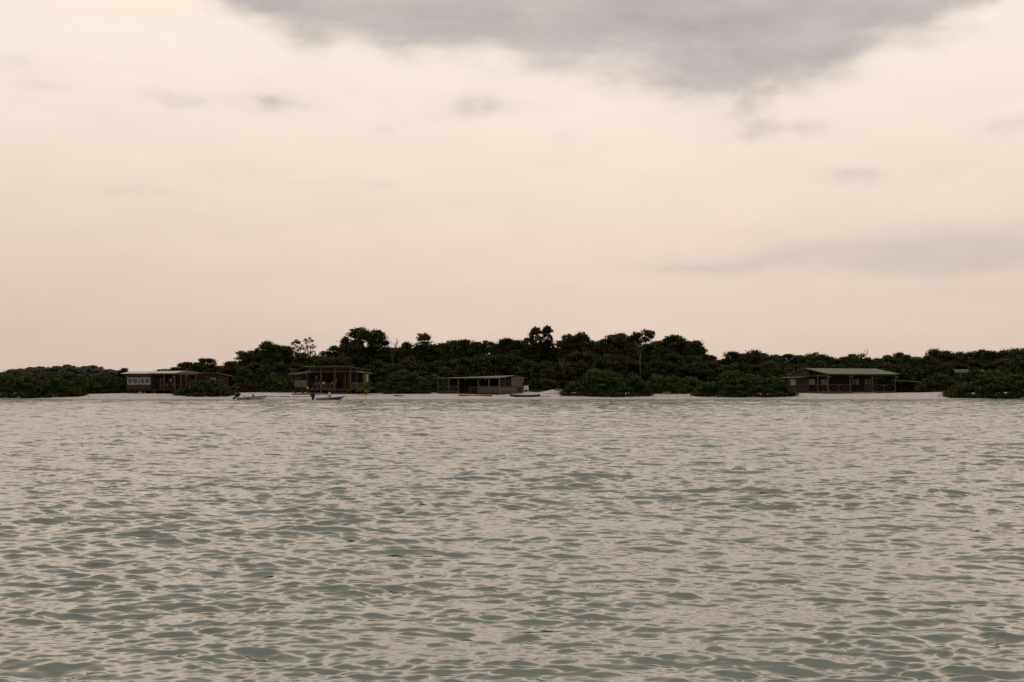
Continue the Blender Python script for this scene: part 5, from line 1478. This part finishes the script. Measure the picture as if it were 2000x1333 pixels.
    cover = M('ADD', M('ADD', M('MULTIPLY', mA, M('ADD', M('MULTIPLY', tex4.outputs['Fac'], .5), .66)), mB), mC, clamp=True)
    # clear-of-cloud glow colours by elevation
    ramp = N.new('ShaderNodeValToRGB'); L.new(M('DIVIDE', M('ADD', el, 0.0), 90.), ramp.inputs[0])
    stops = [(0.0, (.700, .555, .450)), (2.0 / 90, (.765, .608, .500)), (6 / 90., (.845, .694, .576)), (10 / 90., (.908, .770, .652)), (14 / 90., (.945, .828, .715)), (16 / 90., (1.06, .87, .69)), (20 / 90., (1.32, 1.0, .72)), (27 / 90., (.53, .46, .38)), (45 / 90., (.31, .29, .26)), (1.0, (.31, .31, .30))]
    e = ramp.color_ramp.elements; e[0].position = 0; e[0].color = (*stops[0][1], 1); e[1].position = 1; e[1].color = (*stops[-1][1], 1)
    for p_, c_ in stops[1:-1]: q = e.new(p_); q.color = (*c_, 1)
    # dimmer to the left of the frame low down, and darker behind the camera
    side = N.new('ShaderNodeMapRange'); side.inputs[1].default_value = -22; side.inputs[2].default_value = 3; side.inputs[3].default_value = .90; side.inputs[4].default_value = 1.0; L.new(az, side.inputs[0])
    side2 = N.new('ShaderNodeMapRange'); side2.inputs[1].default_value = 5; side2.inputs[2].default_value = 21; side2.inputs[3].default_value = 1.; side2.inputs[4].default_value = .955; L.new(az, side2.inputs[0])
    lowk = N.new('ShaderNodeMapRange'); lowk.inputs[1].default_value = 14; lowk.inputs[2].default_value = 4; L.new(el, lowk.inputs[0])
    sd = M('ADD', M('MULTIPLY', M('SUBTRACT', M('MULTIPLY', side.outputs[0], side2.outputs[0]), 1), lowk.outputs[0]), 1)
    back = N.new('ShaderNodeMapRange'); back.interpolation_type = 'SMOOTHSTEP'; back.inputs[1].default_value = .45; back.inputs[2].default_value = -.5; back.inputs[3].default_value = 1; back.inputs[4].default_value = BACK; L.new(Y, back.inputs[0])
    k = M('MULTIPLY', M('MULTIPLY', sd, back.outputs[0]), M('ADD', faint, 1))
    def scale(v, s_):
        q = N.new('ShaderNodeVectorMath'); q.operation = 'SCALE'; L.new(v, q.inputs[0])
        if isinstance(s_, (int, float)): q.inputs['Scale'].default_value = s_
        else: L.new(s_, q.inputs['Scale'])
        return q.outputs[0]
    base = scale(ramp.outputs[0], k)
    # physical sky underneath, thinly seen through the overcast
    sky = N.new('ShaderNodeTexSky'); sky.sky_type = 'NISHITA'; sky.sun_disc = False; sky.sun_elevation = R(SUN_EL); sky.sun_rotation = R(SUN_AZ); sky.dust_density = 3
    add = N.new('ShaderNodeVectorMath'); add.operation = 'ADD'; L.new(base, add.inputs[0]); L.new(scale(sky.outputs[0], .003), add.inputs[1])
    # grey of the clouds
    tr = N.new('ShaderNodeMapRange'); tr.inputs[1].default_value = .3; tr.inputs[2].default_value = .7; tr.inputs[3].default_value = .90; tr.inputs[4].default_value = 1.12; L.new(tex2.outputs['Fac'], tr.inputs[0])
    gcol = N.new('ShaderNodeCombineXYZ'); gcol.inputs[0].default_value = .488; gcol.inputs[1].default_value = .448; gcol.inputs[2].default_value = .436
    mx = N.new('ShaderNodeMix'); mx.data_type = 'VECTOR'; L.new(cover, mx.inputs[0]); L.new(add.outputs[0], mx.inputs[4]); L.new(scale(gcol.outputs[0], tr.outputs[0]), mx.inputs[5])
    L.new(mx.outputs[1], bg.inputs['Color']); bg.inputs['Strength'].default_value = 1.0
    w.cycles.sampling_method = 'MANUAL'; w.cycles.sample_map_resolution = 256
BACK = .62
SUN_EL, SUN_AZ = 72, 0
make_world()

sun = bpy.data.lights.new('sun', 'SUN'); sun.energy = .65; sun.angle = R(120); sun.color = (1, .90, .80)
so = link(bpy.data.objects.new('sun', sun)); so.rotation_euler = (R(-(90 - SUN_EL)), 0, 0); so.location = (0, 60, 60)

# ------------------------------------------------------------------ camera
cam = bpy.data.cameras.new('camera'); cam.lens = 50.0 * F / 2777.8; cam.sensor_width = 36; cam.clip_end = 12000; cam.clip_start = .1
co = link(bpy.data.objects.new('camera', cam)); co.location = (0, 0, CAMZ); co.rotation_euler = (R(90) + PITCH, 0, 0)
sc.camera = co
sc.view_settings.view_transform = 'Standard'; sc.view_settings.look = 'None'; sc.view_settings.exposure = 0; sc.view_settings.gamma = 1
sc.cycles.max_bounces = 5; sc.cycles.diffuse_bounces = 2; sc.cycles.glossy_bounces = 2; sc.cycles.sample_clamp_indirect = 4
